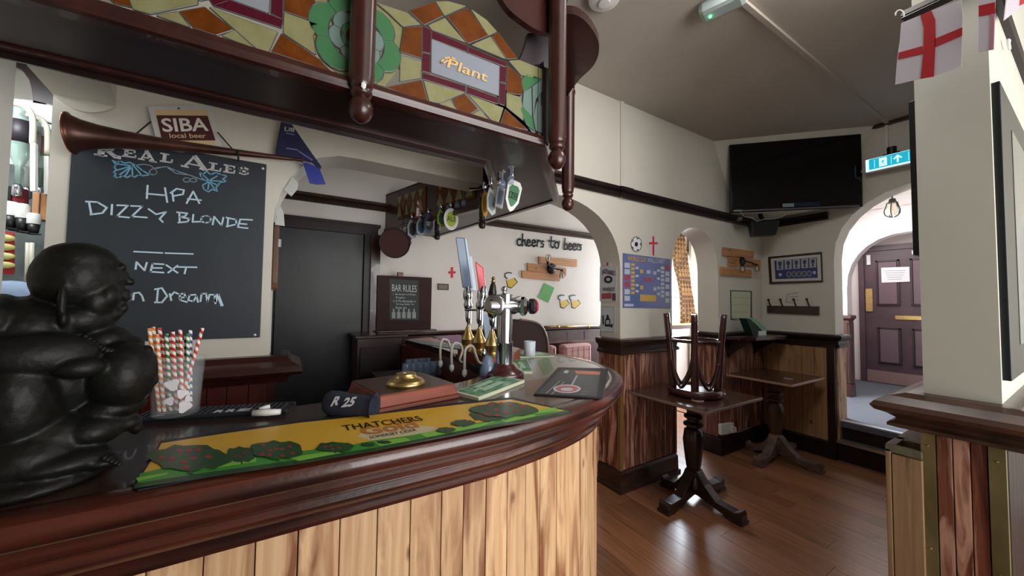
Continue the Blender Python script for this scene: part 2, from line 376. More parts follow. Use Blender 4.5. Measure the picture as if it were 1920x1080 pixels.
# pillar dressing
cap=[(0,1.125),(.035,1.122),(.07,1.11),(.10,1.09),(.11,1.075),(.10,1.06),(.075,1.05),(.055,1.035),(.06,1.025),(.075,1.018),(.075,1.008),(.05,1.0),(0,1.0)]
rail('trim_11',[(4.3,.335),(1.85,.335),(1.85,.175),(4.3,.175)],cap,mat('worn brown cap',(52,32,24),.3,var=(72,48,36),scale=(14,14,20),vmix=.25,coat=.1),side=1)
for a,c,mm in ((.205,.236,M_brown2),(.238,.272,M_brown2),(.274,.307,M_brown2)):
    obj('board',B().box((1.832,a,0),(1.852,c,1.0)),M_brown,wp,bevel=.002)
M_strip=mat('brass strip',(150,140,100),.35,metal=.6,var=(118,108,74),scale=(8,8,4))
for a,c in ((.309,.341),(.170,.202)):
    s=obj('brass_strip',B().box((1.826,a,0),(1.852,c,.998)),M_strip,wp)
    for z in (.955,.62): obj('screw',B().ball((1.826,(a+c)/2,z),.004,1),M_brass,s)
xx=1.855
while xx<2.9:
    obj('board',B().box((xx,.168,0),(xx+.078,.20,1.0)),M_blackwood,wp,bevel=.002); xx+=.08  # near black colour here stands in for the shade on this side
rail('trim_12',[(4.3,.335),(1.85,.335),(1.85,.175),(4.3,.175)],[(0,2.475),(.018,2.475),(.024,2.455),(.018,2.44),(0,2.44)],M_blackwood,side=1)
# lobby beyond the arch
lb=obj('floor_lobby',B().box((4.36,-.6,.30),(7.2,2.6,.35)),M_carpet,**ST)
obj('trim_13',B().box((4.33,.0,.18),(4.62,1.325,.182)),M_carpet,**ST)
stp=obj('step_lower',B().box((4.325,.0,0),(4.62,1.325,.178)),M_blackwood,**ST)
obj('nosing',B().box((4.30,.0,.160),(4.345,1.325,.186)),mat('aluminium edge',(178,170,160),.3,metal=.8),stp)
obj('step_upper',B().box((4.40,.0,.18),(4.62,1.325,.33)),M_blackwood,**ST)
obj('trim_14',B().box((4.375,.0,.325),(4.42,1.325,.356)),mat('pale edge trim',(205,205,215),.35),**ST)
obj('ceiling_lobby',B().box((4.5,-1,2.62),(7.4,2.8,2.7)),M_wallw,**ST)
M_lob=mat('lobby wall paint',(226,216,214),.65)
pl=[(2.8,.35),(1.60,.35)]+arc(1.08,.52,1.62,.60,0,PI)+[(.56,.35),(-1,.35),(-1,2.62),(2.8,2.62)]
la=obj('wall_lobby',B().prism([(5.6,a,z) for a,z in pl],(.14,0,0)),M_lob,auto=30,**ST)
obj('wall_far',B().prism([(7.02,a,z) for a,z in ((2.8,.35),(1.86,.35),(1.86,2.24),(.95,2.24),(.95,.35),(-1,.35),(-1,2.62),(2.8,2.62))],(.15,0,0)),M_lob,**ST)
obj('wall_lobbyside',B().box((5.74,1.95,.35),(7.02,2.1,2.62)),M_lob,**ST)
obj('wall_lobbyleft',B().prism([(xx,2.16,z) for xx,z in ((4.33,0),(5.6,0),(5.6,H),(4.33,H))],(0,.05,0)),M_lob,**ST)
rail('trim_15',[(5.6,2.3),(5.6,1.60),(5.74,1.60)],[(0,1.31),(.04,1.30),(.04,1.27),(.015,1.24),(.015,1.21),(0,1.21)],M_red)
rail('baseboard_lobby',[(5.6,2.3),(5.6,1.60),(5.74,1.60)],[(0,.50),(.02,.49),(.025,.35),(0,.35)],M_red)
boards(la,(5.6,2.3),(5.6,1.60),.50,1.21,.012,1,M_red,.09,.12)
boards(la,(5.6,1.595),(5.74,1.595),.50,1.21,.012,1,M_red,.06,.08)
rail('trim_16',[(5.6,2.3),(5.6,-1)],[(0,2.50),(.02,2.50),(.02,2.485),(0,2.485)],M_lob)
obj('trim_17',B().box((6.96,1.80,.35),(7.02,1.86,2.24)),M_doorp,**ST)
obj('trim_18',B().box((6.96,.95,2.19),(7.02,1.86,2.26)),M_doorp,**ST)
# lobby door
d2=obj('door_2',B().box((6.99,.98,.35),(7.03,1.80,2.19)),M_doorp,kind='structure')
for (ya,yb,za,zb) in ((1.68,1.45,.62,1.12),(1.35,1.08,.62,1.12),(1.68,1.45,1.42,2.05),(1.35,1.08,1.42,2.05)):
    p=obj('door_panel',B().box((6.978,yb+.025,za+.025),(6.99,ya-.025,zb-.025)),mat('plum panel',(104,84,92),.4),d2,bevel=.004)
    obj('moulding',B().sweep([(6.985,ya),(6.985,yb)],[(0,za),(.012,za),(.012,za+.02),(0,za+.02)]),M_blackwood,d2)
    for q in (B().box((6.975,ya-.02,za),(6.99,ya,zb)),B().box((6.975,yb,za),(6.99,yb+.02,zb)),B().box((6.975,yb,zb-.02),(6.99,ya,zb))): obj('moulding',q,mat('dark plum',(50,34,42),.4),d2)
obj('kick_plate',B().box((6.98,.985,.36),(6.99,1.795,.52)),mat('pinkish kickboard',(138,112,110),.5),d2)
obj('letter_plate',B().box((6.976,1.26,1.24),(6.99,1.50,1.29)),M_brass,d2)
obj('push_plate',B().box((6.976,1.72,1.34),(6.99,1.79,1.66)),M_brass,d2)
obj('keep',B().box((6.972,1.73,2.00),(6.99,1.77,2.14)),M_white,d2)
obj('door_closer',B().box((6.93,1.02,2.10),(6.985,1.32,2.15)),M_steel,d2)
nt_=thing('door_notice','white printed notice taped on the plum lobby door','notice',P(1679,515,'x',6.97))
n1=poly('sheet',[(1652,502),(1705,500),(1706,528),(1653,530)],'x',6.972,.003,M_paper,nt_)
obj('print',ribbons([[(1658+i*2,508+i*4),(1698-i*2,507+i*4)] for i in range(5)],.006,lambda a,c:P(a,c,'x',6.972)),mat('grey print',(150,148,160),.6),nt_)
# back room window
M_frame=mat('white window frame',(225,225,225),.4)
wn=obj('window_1',B().box((4.15,3.43,.95),(5.55,3.455,2.15)),M_sky,kind='structure')
for q in (B().box((4.12,3.40,.92),(5.58,3.43,.97)),B().box((4.12,3.40,2.12),(5.58,3.43,2.18)),B().box((4.12,3.40,.95),(4.18,3.43,2.15)),B().box((5.52,3.40,.95),(5.58,3.43,2.15)),B().box((4.80,3.41,.95),(4.84,3.43,2.15)),B().box((4.15,3.41,1.50),(5.55,3.43,1.53))):
    obj('window_frame',q,M_frame,wn)
w2=obj('window_2',B().box((6.55,2.4,.95),(6.58,3.40,2.1)),M_sky,kind='structure')
for q in (B().box((6.52,2.36,.92),(6.55,3.44,.97)),B().box((6.52,2.36,2.08),(6.55,3.44,2.13)),B().box((6.52,2.88,.95),(6.55,2.92,2.1))): obj('window_frame',q,M_frame,w2)
obj('wall_end',B().box((6.58,2.1,0),(6.7,3.6,H)),M_wallw,**ST)
obj('floor_back',B().box((4.40,2.14,-.05),(6.6,3.6,0)),M_floor,**ST)
obj('ceiling_back',B().box((4.55,2.1,H),(6.7,4.0,H+.1)),M_ceil,**ST)
obj('wall_reveal',B().box((5.30,3.36,0),(6.0,3.40,H)),mat('beige wall paint',(196,182,158),.6),**ST)
obj('trim_19',B().box((4.1,3.28,1.04),(6.4,3.45,1.10)),M_dark,**ST)
obj('trim_20',B().box((4.1,3.27,1.10),(6.4,3.42,1.125)),M_brass,**ST)
# dark panelled dado of the back room wall
for xa in [0.62+i*.28 for i in range(13)]:
    obj('board',B().box((xa+.003,3.43,.0),(xa+.277,3.452,1.06)),M_red,bpy.data.objects['wall_back'],bevel=.003)
rail('trim_21',[(.62,3.43),(4.1,3.43)],[(0,1.125),(.05,1.12),(.05,1.10),(.02,1.08),(.02,1.055),(0,1.055)],M_dark)
rail('trim_22',[(1.9,3.43),(4.1,3.43)],[(0,.955),(.035,.955),(.035,.93),(0,.93)],mat('polished ledge',(120,90,88),.15))
# black door behind the bar
dr=obj('door_1',B().box((-.13,3.38,0),(.505,3.43,2.0)),M_blackpaint,kind='structure')
obj('knob',B().lathe((.46,3.375,1.03),[(.008,0),(.008,.03),(.02,.035),(.022,.05),(0,.06)],14,(0,-1,0)),M_chrome,dr,auto=40)
obj('trim_23',B().box((-.25,3.34,1.99),(.62,3.45,2.06)),M_blackwood,**ST)
obj('trim_24',B().box((-.26,3.33,2.06),(.64,3.45,2.085)),M_blackwood,**ST)
obj('trim_25',B().box((.51,3.34,0),(.56,3.45,1.99)),M_blackwood,**ST)
obj('trim_26',B().box((.56,3.30,0),(.635,3.45,1.99)),M_dark,**ST)
obj('trim_27',B().box((-.25,3.34,0),(-.135,3.45,1.99)),M_blackwood,**ST)
# ceiling conduit and its drop
obj('trim_28',B().box((-1,.93,H-.018),(4.33,.955,H)),M_ceil,**ST)
obj('trim_29',B().box((4.305,.94,2.70),(4.33,.955,H)),M_white,**ST)
# shelf/dado under the chalkboard
rail('trim_30',[(-.826,2.10),(-.05,2.10),(-.05,2.3)],[(0,1.148),(.03,1.145),(.045,1.12),(.085,1.10),(.095,1.075),(.085,1.06),(.04,1.05),(.03,1.02),(0,1.02)],M_dark)
boards(wb,(-.826,2.10),(-.10,2.10),.2,1.02,.02,1,mat('red stained boards',(92,38,32),.35,var=(70,26,24),scale=(20,20,4)),.06,.08)
obj('board',B().box((-.10,2.08,.2),(-.075,2.30,1.02)),M_red,wb)
# ================================================================== BAR
bar=thing('bar_counter','curved pub bar with dark top, moulded mahogany nosing and scorched pine board front','bar',(0.5,1.1,0))
OUT=[(-1.48,.80),(.1,.80),(.35,.80)]+[tuple(p) for p in smooth_path([Vector((a,c,0)) for a,c in ((.50,.802),(.693,.832),(.856,.872),(1.01,.932),(1.16,1.03),(1.279,1.151),(1.38,1.329),(1.425,1.535),(1.407,1.751),(1.36,1.95),(1.28,2.4),(1.17,2.95))],5)]
OUT=[(p[0],p[1]) for p in OUT]
INN=[(.78,2.95),(.85,2.27),(.84,1.9),(.80,1.56),(.72,1.41),(.62,1.35),(.50,1.30),(.2,1.27),(0,1.265),(-1.48,1.26)]
def offs(path,d):
    out=[]
    for i,p in enumerate(path):
        a=Vector(path[max(i-1,0)]);c=Vector(path[min(i+1,len(path)-1)]); t=(c-a).normalized(); out.append((p[0]+t.y*d,p[1]-t.x*d))
    return out
top=offs(OUT,-.05)
obj('counter_top',B().prism([(a,c,1.062) for a,c in top+INN],(0,0,.038)),M_counter,bar)
nose=[(-.06,1.1003),(-.020,1.1003),(-.007,1.095),(-.001,1.084),(0,1.074),(-.004,1.062),(-.014,1.053),(-.028,1.050),(-.036,1.044),(-.030,1.034),(-.032,1.022),(-.044,1.014),(-.060,1.012),(-.066,1.002),(-.060,.990),(-.066,.976),(-.082,.966),(-.094,.964),(-.096,.954),(-.088,.944),(-.092,.934),(-.105,.929),(-.125,.929),(-.14,1.06)]
obj('nosing',B().sweep(OUT,nose),M_bar,bar,auto=35)
obj('nosing_edge',B().sweep(OUT,[(-.015,1.0535),(-.0275,1.0505),(-.0280,1.0495),(-.015,1.0525)]),mat('scuffed pale edge',(150,120,92),.5,var=(80,50,36),scale=(14,14,60),vmix=.2),bar)
# front boards following the curve
fp=offs(OUT,-.113)
def along(path,s):
    for a,c in zip(path,path[1:]):
        l=math.dist(a,c)
        if s<=l: return (a[0]+(c[0]-a[0])*s/l,a[1]+(c[1]-a[1])*s/l)
        s-=l
    return path[-1]
L0=0; e=[]
Xs=[P(px,py,'y',.917).x for px,py in ((275,1052),(383,1027),(480,1000),(560,975),(638,955),(708,940),(770,920),(828,905))]
Xs=[Xs[0]-.11*k for k in range(9,0,-1)]+Xs
e=[x+1.48 for x in Xs if x>-1.48]
while e[-1]<4.5: e.append(e[-1]+random.uniform(.062,.082))
bf=obj('front_panel',B().sweep(offs(OUT,-.14),[(0,0),(-.02,0),(-.02,.93),(0,.93)]),M_blackwood,bar)
for a,c in zip(e,e[1:]):
    p=along(fp,a+.001);q=along(fp,c-.001); d=Vector((q[0]-p[0],q[1]-p[1])).normalized(); n=Vector((d.y,-d.x)); t=random.uniform(-.001,.001)
    p=Vector(p)+n*t;q=Vector(q)+n*t; pi=p-n*.02; qi=q-n*.02
    obj('board',B().hexa([(v.x,v.y,z) for z in (.10,.932) for v in (p,q,qi,pi)]),M_pine,bar,bevel=.0015)
obj('inner_panel',B().sweep(INN,[(0,.15),(-.03,.15),(-.03,1.062),(0,1.062)],side=-1),mat('red brown inner panel',(104,52,32),.35,var=(78,36,24),scale=(5,5,14),coat=.2),bar)
# end cabinet at the far end of the bar and the notice board on it
hb=thing('end_cabinet','dark wooden cabinet at the far end of the bar beside the black door','cabinet',(.62,3.1,0))
obj('body',B().box((.42,2.98,0),(.76,3.28,1.12)),M_dark,hb,bevel=.004)
obj('top',B().box((.40,2.95,1.12),(.80,3.29,1.145)),M_red,hb,bevel=.006)
obj('door',B().box((.44,2.965,.15),(.74,2.98,1.05)),M_blackwood,hb,bevel=.004)
sb=thing('cabinet_screen','brown wooden back board holding the chalk style rules poster','screen',(.86,3.3,1.1))
obj('board',B().box((.612,3.28,1.147),(1.10,3.33,1.635)),mat('chocolate board',(58,30,26),.55,spec=.2,var=(48,25,22),scale=(4,4,12)),sb,bevel=.004)
obj('ledge',B().box((.60,3.17,1.147),(1.12,3.279,1.158)),M_dark,sb,bevel=.003)
obj('clip',B().box((.78,3.27,1.63),(.83,3.30,1.67)),M_copper,sb,bevel=.003)
po=thing('rules_poster','black bar rules poster with white lettering and bottles on the brown board','poster',P(757,600,'y',3.275))
poly('sheet',[(730,523),(785,526),(785.5,600),(730.5,600)],'y',3.277,.003,mat('poster slate',(44,52,52),.6),po)
M_pw=mat('poster white',(205,208,205),.6)
ptext('lettering','BAR RULES',(735,546),(781,548),(735,533),'y',3.276,M_pw,po)
for i,s in enumerate(('1. Bartender is Always','    Right','2. If The Bartender is','    Wrong Refer To','    Rule #1')):
    w=(42,18,42,34,20)[i]; x0=(737,742,737,742,742)[i]; y=554+i*6.2
    ptext('lettering',s.strip(),(x0,y),(x0+w,y+.6),(x0,y-4.2),'y',3.276,M_pw,po)
for i in range(5):
    cx=738+i*9.6; b=B()
    for (a0,b0,a1,b1) in ((-3.4,597,3.4,585),(-1.4,585,1.4,579)):
        b.prism([P(cx+a,c,'y',3.276) for a,c in ((a0,b0),(a1,b0),(a1,b1),(a0,b1))],(0,-.001,0))
    obj('bottle_print',b,mat('poster grey',(150,160,158),.6),po)
# ================================================================== CANOPY
cn=thing('bar_canopy','dark wooden canopy with stained glass screen and turned drop columns above the bar','canopy',(.5,1.3,2.05))
CO=[(-1.48,1.165),(.84,1.165),(1.38,1.75),(1.24,2.99),(1.18,3.45)]; CI=[(.70,3.45),(.91,2.75),(1.063,2.195),(1.06,1.95),(.722,1.445),(-1.48,1.445)]
obj('soffit',B().prism([(a,c,2.052) for a,c in CO+CI],(0,0,.03)),M_soff,cn)
obj('bottom_rail',B().sweep(CO,[(0,2.045),(.012,2.048),(.014,2.056),(.004,2.062),(.008,2.072),(.002,2.088),(-.03,2.088),(-.03,2.045)]),M_red,cn)
obj('inner_rail',B().sweep(CI,[(0,2.045),(.012,2.048),(.012,2.075),(0,2.085),(-.03,2.085),(-.03,2.045)]),M_red,cn)
obj('inner_moulding',B().sweep([(-1.48,1.452),(.725,1.452)],[(0,2.03),(.02,2.035),(.03,2.05),(.03,2.09),(0,2.09)],side=-1),M_blackwood,cn)
# inner screens above the soffit
obj('inner_board',B().prism([(a,c,2.08) for a,c in ((1.058,1.97),(1.061,2.195),(.905,2.75),(.70,3.45),(.73,3.46),(.935,2.76),(1.09,2.20),(1.088,1.97))],(0,0,.30)),M_red,cn)
obj('upper_deck',B().prism([(a,c,2.38) for a,c in [(.80,1.50),(.84,1.165),(1.38,1.75),(1.24,2.99),(1.18,3.45),(.70,3.45),(.91,2.75),(1.06,2.195),(1.05,1.95)]],(0,0,.02)),M_blackwood,cn)
obj('outer_board',B().sweep(CO[1:],[(-.02,2.085),(-.04,2.085),(-.04,2.39),(-.02,2.39)]),M_dark,cn)
# triangular leaded pieces on the inner board
M_gor=mat('amber glass',(146,80,28),.18,var=(122,64,20),scale=(25,25,25),bump=.3,bscale=40,translu=.45)
M_gye=mat('straw glass',(172,168,116),.15,var=(186,184,138),scale=(25,25,25),bump=.3,bscale=40,translu=.45)
M_ggr=mat('green glass',(92,156,106),.15,bump=.15,translu=.45)
M_ggy=mat('grey green glass',(150,178,170),.15,bump=.2,translu=.45)
M_gpu=mat('plum glass',(94,22,44),.18,bump=.2,translu=.3)
M_gre=mat('ruby glass',(150,14,20),.15,translu=.45)
M_gwh=mat('frosted glass',(186,192,204),.5,translu=.5)
def onboard(s,z,p0=(.905,2.75),p1=(1.061,2.195)):
    return Vector((p0[0]+(p1[0]-p0[0])*s-.002,p0[1]+(p1[1]-p0[1])*s-.002,z))
lt=obj('leaded_light',B().prism([onboard(.12,2.13),onboard(.92,2.13),onboard(.92,2.34),onboard(.12,2.34)],(-.004,-.002,0)),M_gor,cn)
lt2=obj('leaded_light',B().prism([onboard(s,z,(.70,3.45),(.905,2.75)) for s,z in ((.3,2.13),(.9,2.13),(.9,2.34),(.3,2.34))],(-.004,-.002,0)),M_gor,cn)
for i in range(4):
    s0=.14+i*.2
    for par,a,c,k in ((lt,(.905,2.75),(1.061,2.195),1),(lt2,(.70,3.45),(.905,2.75),.7)):
        s=.30+(s0-.14)*.75 if par is lt2 else s0
        obj('pane',B().prism([onboard(s,2.15,a,c),onboard(s+.15*k,2.15,a,c),onboard(s+.075*k,2.25,a,c)],(-.008,-.004,0)),M_gye,par)
        obj('pane',B().prism([onboard(s,2.33,a,c),onboard(s+.15*k,2.33,a,c),onboard(s+.075*k,2.26,a,c)],(-.008,-.004,0)),M_gye,par)
# drop columns
colp=[(0,-.085),(.014,-.082),(.028,-.070),(.035,-.050),(.034,-.032),(.026,-.016),(.020,-.010),(.028,-.004),(.031,.002),(.031,.010),(.024,.014),(.030,.020),(.033,.028),(.033,.036),(.036,.05),(.036,.60),(.040,.605),(.040,.62),(.030,.63),(.036,.64),(.036,.72),(.040,.725),(.040,.74),(.030,.75),(.030,.93)]
for (cx,cy,zb) in ((.1525,1.135,2.03),(.875,1.118,2.03),(1.335,1.60,2.03)):
    obj('drop_column',B().lathe((cx,cy,zb),colp,20),M_red,cn,auto=40)
obj('paint_chip',B().ball(P(682,160,'y',1.097),(.008,.003,.012),1),M_white,cn)
scol=[(0,-.15),(.018,-.145),(.026,-.13),(.024,-.112),(.016,-.10),(.024,-.095),(.024,-.085),(.018,-.08),(.023,-.07),(.022,0),(.022,.06)]
for (cx,cy) in ((1.055,2.14),(.955,2.74),(.845,3.17)):
    obj('drop_finial',B().lathe((cx,cy,2.05),scol,16),M_blackwood,cn,auto=40)
# curved corner shelf, header boards
seg=[Vector((.90,1.13,2.60)),Vector((.96,1.10,2.60)),Vector((1.06,1.12,2.60)),Vector((1.17,1.185,2.60)),Vector((1.24,1.29,2.60)),Vector((1.26,1.42,2.60)),Vector((1.30,1.56,2.60)),Vector((1.33,1.64,2.60)),Vector((1.25,1.62,2.60)),Vector((.86,1.20,2.60))]
obj('corner_shelf',B().prism(smooth_path(seg[:8],4)+seg[8:],(0,0,.035)),M_dark,cn)
obj('corner_riser',B().prism([Vector((.90,1.17,2.60)),Vector((1.31,1.62,2.60)),Vector((1.33,1.60,2.60)),Vector((.92,1.15,2.60))],(0,0,.40)),M_dark,cn)
def P118(a,c): return P(a,c,'y',1.18)
def slab(name,pts,y,th,m,par,**k): return obj(name,B().prism([P(a,c,'y',y) for a,c in pts],(0,th,0)),m,par,**k)
hd=[tuple(p[:2]) for p in smooth_path([Vector((a,c,0)) for a,c in ((925,-30),(950,12),(975,35),(1005,55),(1030,62),(1042,62))],4)]+[(1042,-60),(925,-60)]
slab('header_board',hd,1.15,.025,M_red,cn)
slab('header_board',[(650,-120),(652,-14),(600,-30),(520,-60),(430,-120)],1.15,.025,M_red,cn)
hd=[tuple(p[:2]) for p in smooth_path([Vector((a,c,0)) for a,c in ((990,62),(985,85),(976,108),(968,122))],3)]+[(1034,138),(1036,60)]
slab('side_board',hd,1.24,.02,mat('greyish plum board',(66,54,60),.5),cn)
slab('end_stile',[(1019,125),(1029,128),(1029,272),(1019,262)],1.17,.03,M_red,cn)
# stained glass screen, real panes in lead
gs=obj('glass_frame',B().box((-1.6,1.176,2.086),(.83,1.20,2.098)),M_red,cn)
b6=lambda L:[(640+a/4,c/4) for a,c in L]
b3=lambda L:[(a/3,c/3) for a,c in L]
panes=[]
def pane(L,m,f=b6): panes.append((f(L),m))
for L,m in (([(510,80),(700,15),(765,115),(620,185)],M_gor),([(710,12),(800,10),(930,45),(775,115)],M_gye),([(795,120),(950,60),(1100,265),(950,325)],M_gor),
 ([(655,190),(775,135),(930,315),(680,220)],M_gye),([(975,70),(1090,150),(1165,235),(1105,265)],M_gye),([(1130,275),(1175,240),(1320,435),(1240,440)],M_gor),([(980,335),(1120,275),(1230,440)],M_gye),
 ([(470,205),(605,200),(600,435),(445,385),(460,280)],M_gor),([(265,20),(490,95),(590,180),(460,195),(350,90)],M_gye),([(445,415),(600,465),(595,580),(440,605)],M_gye),
 ([(340,655),(600,600),(645,760)],M_gor),([(620,605),(920,695),(735,770),(660,755)],M_gye),([(740,775),(815,750),(870,830)],M_gye),([(835,745),(925,705),(1020,815),(960,855),(880,840)],M_gor),
 ([(980,860),(1040,825),(1120,915)],M_gye),([(960,715),(1215,810),(1180,920),(1140,910)],M_gye),([(1230,820),(1400,975),(1195,925)],M_gor),([(1240,700),(1350,730),(1365,900),(1240,800)],M_gye),
 ([(1245,490),(1350,580),(1360,710),(1245,695)],M_gor),([(1260,455),(1335,450),(1510,520),(1510,600),(1350,560)],M_gye),
 ([(612,195),(672,225),(668,400),(610,385)],M_gpu),([(610,400),(665,408),(663,545),(607,530)],M_gpu),([(680,228),(945,345),(945,390),(680,290)],M_gpu),([(955,350),(1240,470),(1235,500),(955,395)],M_gpu),
 ([(1190,497),(1237,505),(1232,620),(1188,610)],M_gpu),([(1188,625),(1232,632),(1225,790),(1185,775)],M_gpu),([(612,545),(930,645),(930,690),(612,590)],M_gpu),([(945,650),(1175,735),(1175,778),(945,700)],M_gpu),
 ([(678,295),(1185,495),(1180,715),(675,540)],M_gwh),
 ([(1350,600),(1400,550),(1500,590),(1420,650),(1370,690)],M_ggr),([(1370,690),(1425,655),(1430,865),(1360,800)],M_ggy),([(1345,815),(1365,800),(1430,875),(1450,975),(1390,930)],M_ggr),([(1435,650),(1510,590),(1510,680),(1460,740),(1440,860)],M_ggy),([(1440,870),(1470,760),(1510,800),(1510,1000),(1460,975)],M_ggy)): pane(L,m)
for L,m in (([(730,0),(1110,0),(1110,20),(840,75),(750,50)],M_gye),([(560,-60),(725,-40),(735,38),(640,12)],M_gor),([(880,85),(1000,65),(1065,150)],M_gye),([(1010,65),(1150,40),(1310,165),(1215,195),(1090,155)],M_gor),
 ([(1250,200),(1320,170),(1430,270)],M_gye),([(1180,40),(1560,180),(1510,290),(1440,270)],M_gye),([(1175,-10),(1285,-25),(1285,5),(1200,30)],M_gpu),([(1200,30),(1290,0),(1590,110),(1580,155)],M_gpu),([(1530,-30),(1590,-20),(1588,105),(1525,75)],M_gpu),
 ([(1290,-120),(1520,-60),(1510,72),(1290,-8)],M_gwh),([(1600,-60),(1760,-40),(1790,125),(1600,60)],M_gor),([(1600,70),(1785,135),(1760,200),(1775,305),(1595,185)],M_gye),([(1585,190),(1775,320),(1860,400),(1530,290)],M_gor),([(1100,-120),(1280,-130),(1280,-30),(1120,0)],M_gor),([(735,-110),(1090,-130),(1100,-5),(730,-5)],M_gye),([(300,-110),(720,-110),(725,-45),(480,-20)],M_gye),([(-300,-230),(280,-110),(450,-30),(0,-120)],M_gor)): pane(L,m,b3)
lead=B()
for L,m in panes:
    q=[P118(*p) for p in L]; obj('pane',B().prism(q,(0,.005,0)),m,gs)
    for a,c in zip(q,q[1:]+q[:1]): lead.tube([a+Vector((0,.0025,0)),c+Vector((0,.0025,0))],.0026,6)
# leaded rose built from petals
def rose(cpx,cpy,R):
    c=P118(cpx,cpy)
    def pt(r,t): return c+Vector((r*math.cos(t),0,r*math.sin(t)))
    def petal(r0,r1,t0,t1,m):
        n=6; tm=(t0+t1)/2
        out=[pt(r0,t0+(t1-t0)*i/n) for i in range(n+1)]
        out+= [pt(r1*(1-.17*abs(2*i/n-1)**2.2),t1+(t0-t1)*i/n) for i in range(n+1)]
        obj('pane',B().prism(out,(0,.005,0)),m,gs)
        for a,d in zip(out,out[1:]+out[:1]): lead.tube([a+Vector((0,.0025,0)),d+Vector((0,.0025,0))],.003,6)
    for k in range(6):
        petal(R*.60,R,k*PI/3+.3,(k+1)*PI/3+.3,M_ggr)
        petal(R*.36,R*.60,k*PI/3+.8,(k+1)*PI/3+.8,M_ggy)
    for k in range(4): petal(R*.24,R*.36,k*PI/2,(k+1)*PI/2,M_ggr)
    o=[pt(R*.24,2*PI*i/16) for i in range(16)]; obj('pane',B().prism(o,(0,.006,0)),M_gre,gs)
rose(670,72,.135)
bk_=[P118(*p) for p in ((592,-20),(760,20),(752,125),(722,160),(640,140),(598,108),(585,60))]
obj('pane',B().prism([q+Vector((0,.006,0)) for q in bk_],(0,.003,0)),M_gye,gs)
bk_=[P118(*p) for p in ((978,120),(1018,128),(1018,262),(1000,248),(976,215))]
obj('pane',B().prism([q+Vector((0,.006,0)) for q in bk_],(0,.003,0)),M_ggy,gs)
obj('lead_came',lead,M_lead,gs,kind='stuff')
def script_px(name,lines,w,planef,m,par,off=.0015): return obj(name,ribbons(lines,w,planef,off),m,par)
pf=lambda a,c:P(640+a/4,c/4,'y',1.178)
text('gilt_script','Plant',pf(790,505),pf(1105,622)-pf(790,505),pf(775,425)-pf(790,505),mat('gilt paint',(226,186,120),.4),gs,ext=.002,shear=.3,bold=.01)
obj('gilt_flourish',ribbons([[(800,455),(760,475),(745,470),(770,440),(820,432),(850,445)]],.005,pf,.002),mat('gilt paint',(226,186,120),.4),gs)
# loose black cable tacked under the canopy
ca=thing('canopy_cable','thin black cable drooping from the dark canopy underside','cable',P(390,160,'z',2.05))
obj('wire',B().tube(smooth_path([P(392,163,'y',1.42),P(410,175,'y',1.44),P(425,190,'y',1.46),P(450,205,'y',1.47),P(480,213,'y',1.47),P(540,212,'y',1.46)],5),.0018,6),M_string,ca)
obj('clip',B().ball(P(388,160,'y',1.42),.005,1),M_steel,ca)
cb=thing('cable_bundle','bundle of black and white cables running up the cut end of the cream beam','cable',P(905,350,'y',2.06))
for i in range(5):
    obj('wire',B().tube(smooth_path([P(907+i*3,300,'y',2.05),P(909+i*3,325,'y',2.05),P(908+i*3,340,'y',2.06),P(898+i*2,352,'y',2.07),P(880,353+i,'y',2.08)],4),.004,6),M_black if i<4 else M_white,cb)
# pump clips and chrome brackets on the inner rail
def rail_y(px):
    k=P(px,420,'y',1.0).x; return (1.063+.276*2.195)/(k+.276)-.03
def clip(px,py,w,h,y,shape,m,m2,label,txt=None,ang=0):
    y=rail_y(px) if px<900 else P(px,py-h/2-16,'z',2.04).y
    c=P(px,py,'y',y); s=(P(px+10,py,'y',y)-P(px-10,py,'y',y)).length/20
    t=thing('pump_clip',label,'pump clip',c,'pump clips hanging along the inner canopy rail'); w*=s;h*=s
    R=Matrix.Rotation(ang,3,'Y')
    if shape=='oval': o=[Vector((w/2*math.cos(2*PI*i/24),0,h/2*math.sin(2*PI*i/24))) for i in range(24)]
    elif shape=='shield': o=[Vector((x*w/2,0,z*h/2)) for x,z in ((-1,.7),(-.6,1),(.6,1),(1,.7),(.9,-.3),(.35,-.85),(0,-1),(-.35,-.85),(-.9,-.3))]
    elif shape=='fan': o=[Vector((x*w/2,0,z*h/2)) for x,z in ((-.5,1),(.4,.8),(1,.2),(.8,-.8),(.1,-1),(-.9,-.6),(-1,.3))]
    else: o=[Vector((x*w/2,0,z*h/2)) for x,z in ((-1,-1),(1,-1),(1,1),(-1,1))]
    obj('plate',B().prism([c+R@v for v in o],(0,.006,0)),m,t)
    obj('print',B().prism([c+R@(v*.68)+Vector((0,-.003,0)) for v in o],(0,.003,0)),m2,t)
    if txt: text('lettering',txt,c+R@Vector((-w*.3,-.005,-h*.10)),R@Vector((w*.6,0,0)),R@Vector((0,0,h*.22)),M_ink if m2 is not M_ink else M_white,t)
    obj('bracket',B().tube([c+Vector((0,.008,h*.3)),c+Vector((0,.01,h*.5+.04)),c+Vector((.004,.03,h*.5+.055))],.005,8),M_chrome,t)
    obj('spring_clip',B().lathe(c+Vector((0,.012,h*.5+.02)),[(.010,0),(.013,.012),(.009,.03)],10),M_chrome,t,auto=40)
    return t
M_pg=mat('clip green',(60,120,80),.35);M_pl=mat('clip lime',(168,186,60),.35);M_pb=mat('clip blue',(52,74,104),.35);M_py=mat('clip amber',(222,170,40),.35);M_ps=mat('clip silver',(160,172,178),.25,metal=.4);M_pr=mat('clip red',(150,30,34),.35)
clip(910,382,12,42,2.03,'oval',M_py,mat('clip ochre',(196,140,30),.35),'amber oval pump clip, farthest left of the cluster at the rail bend')
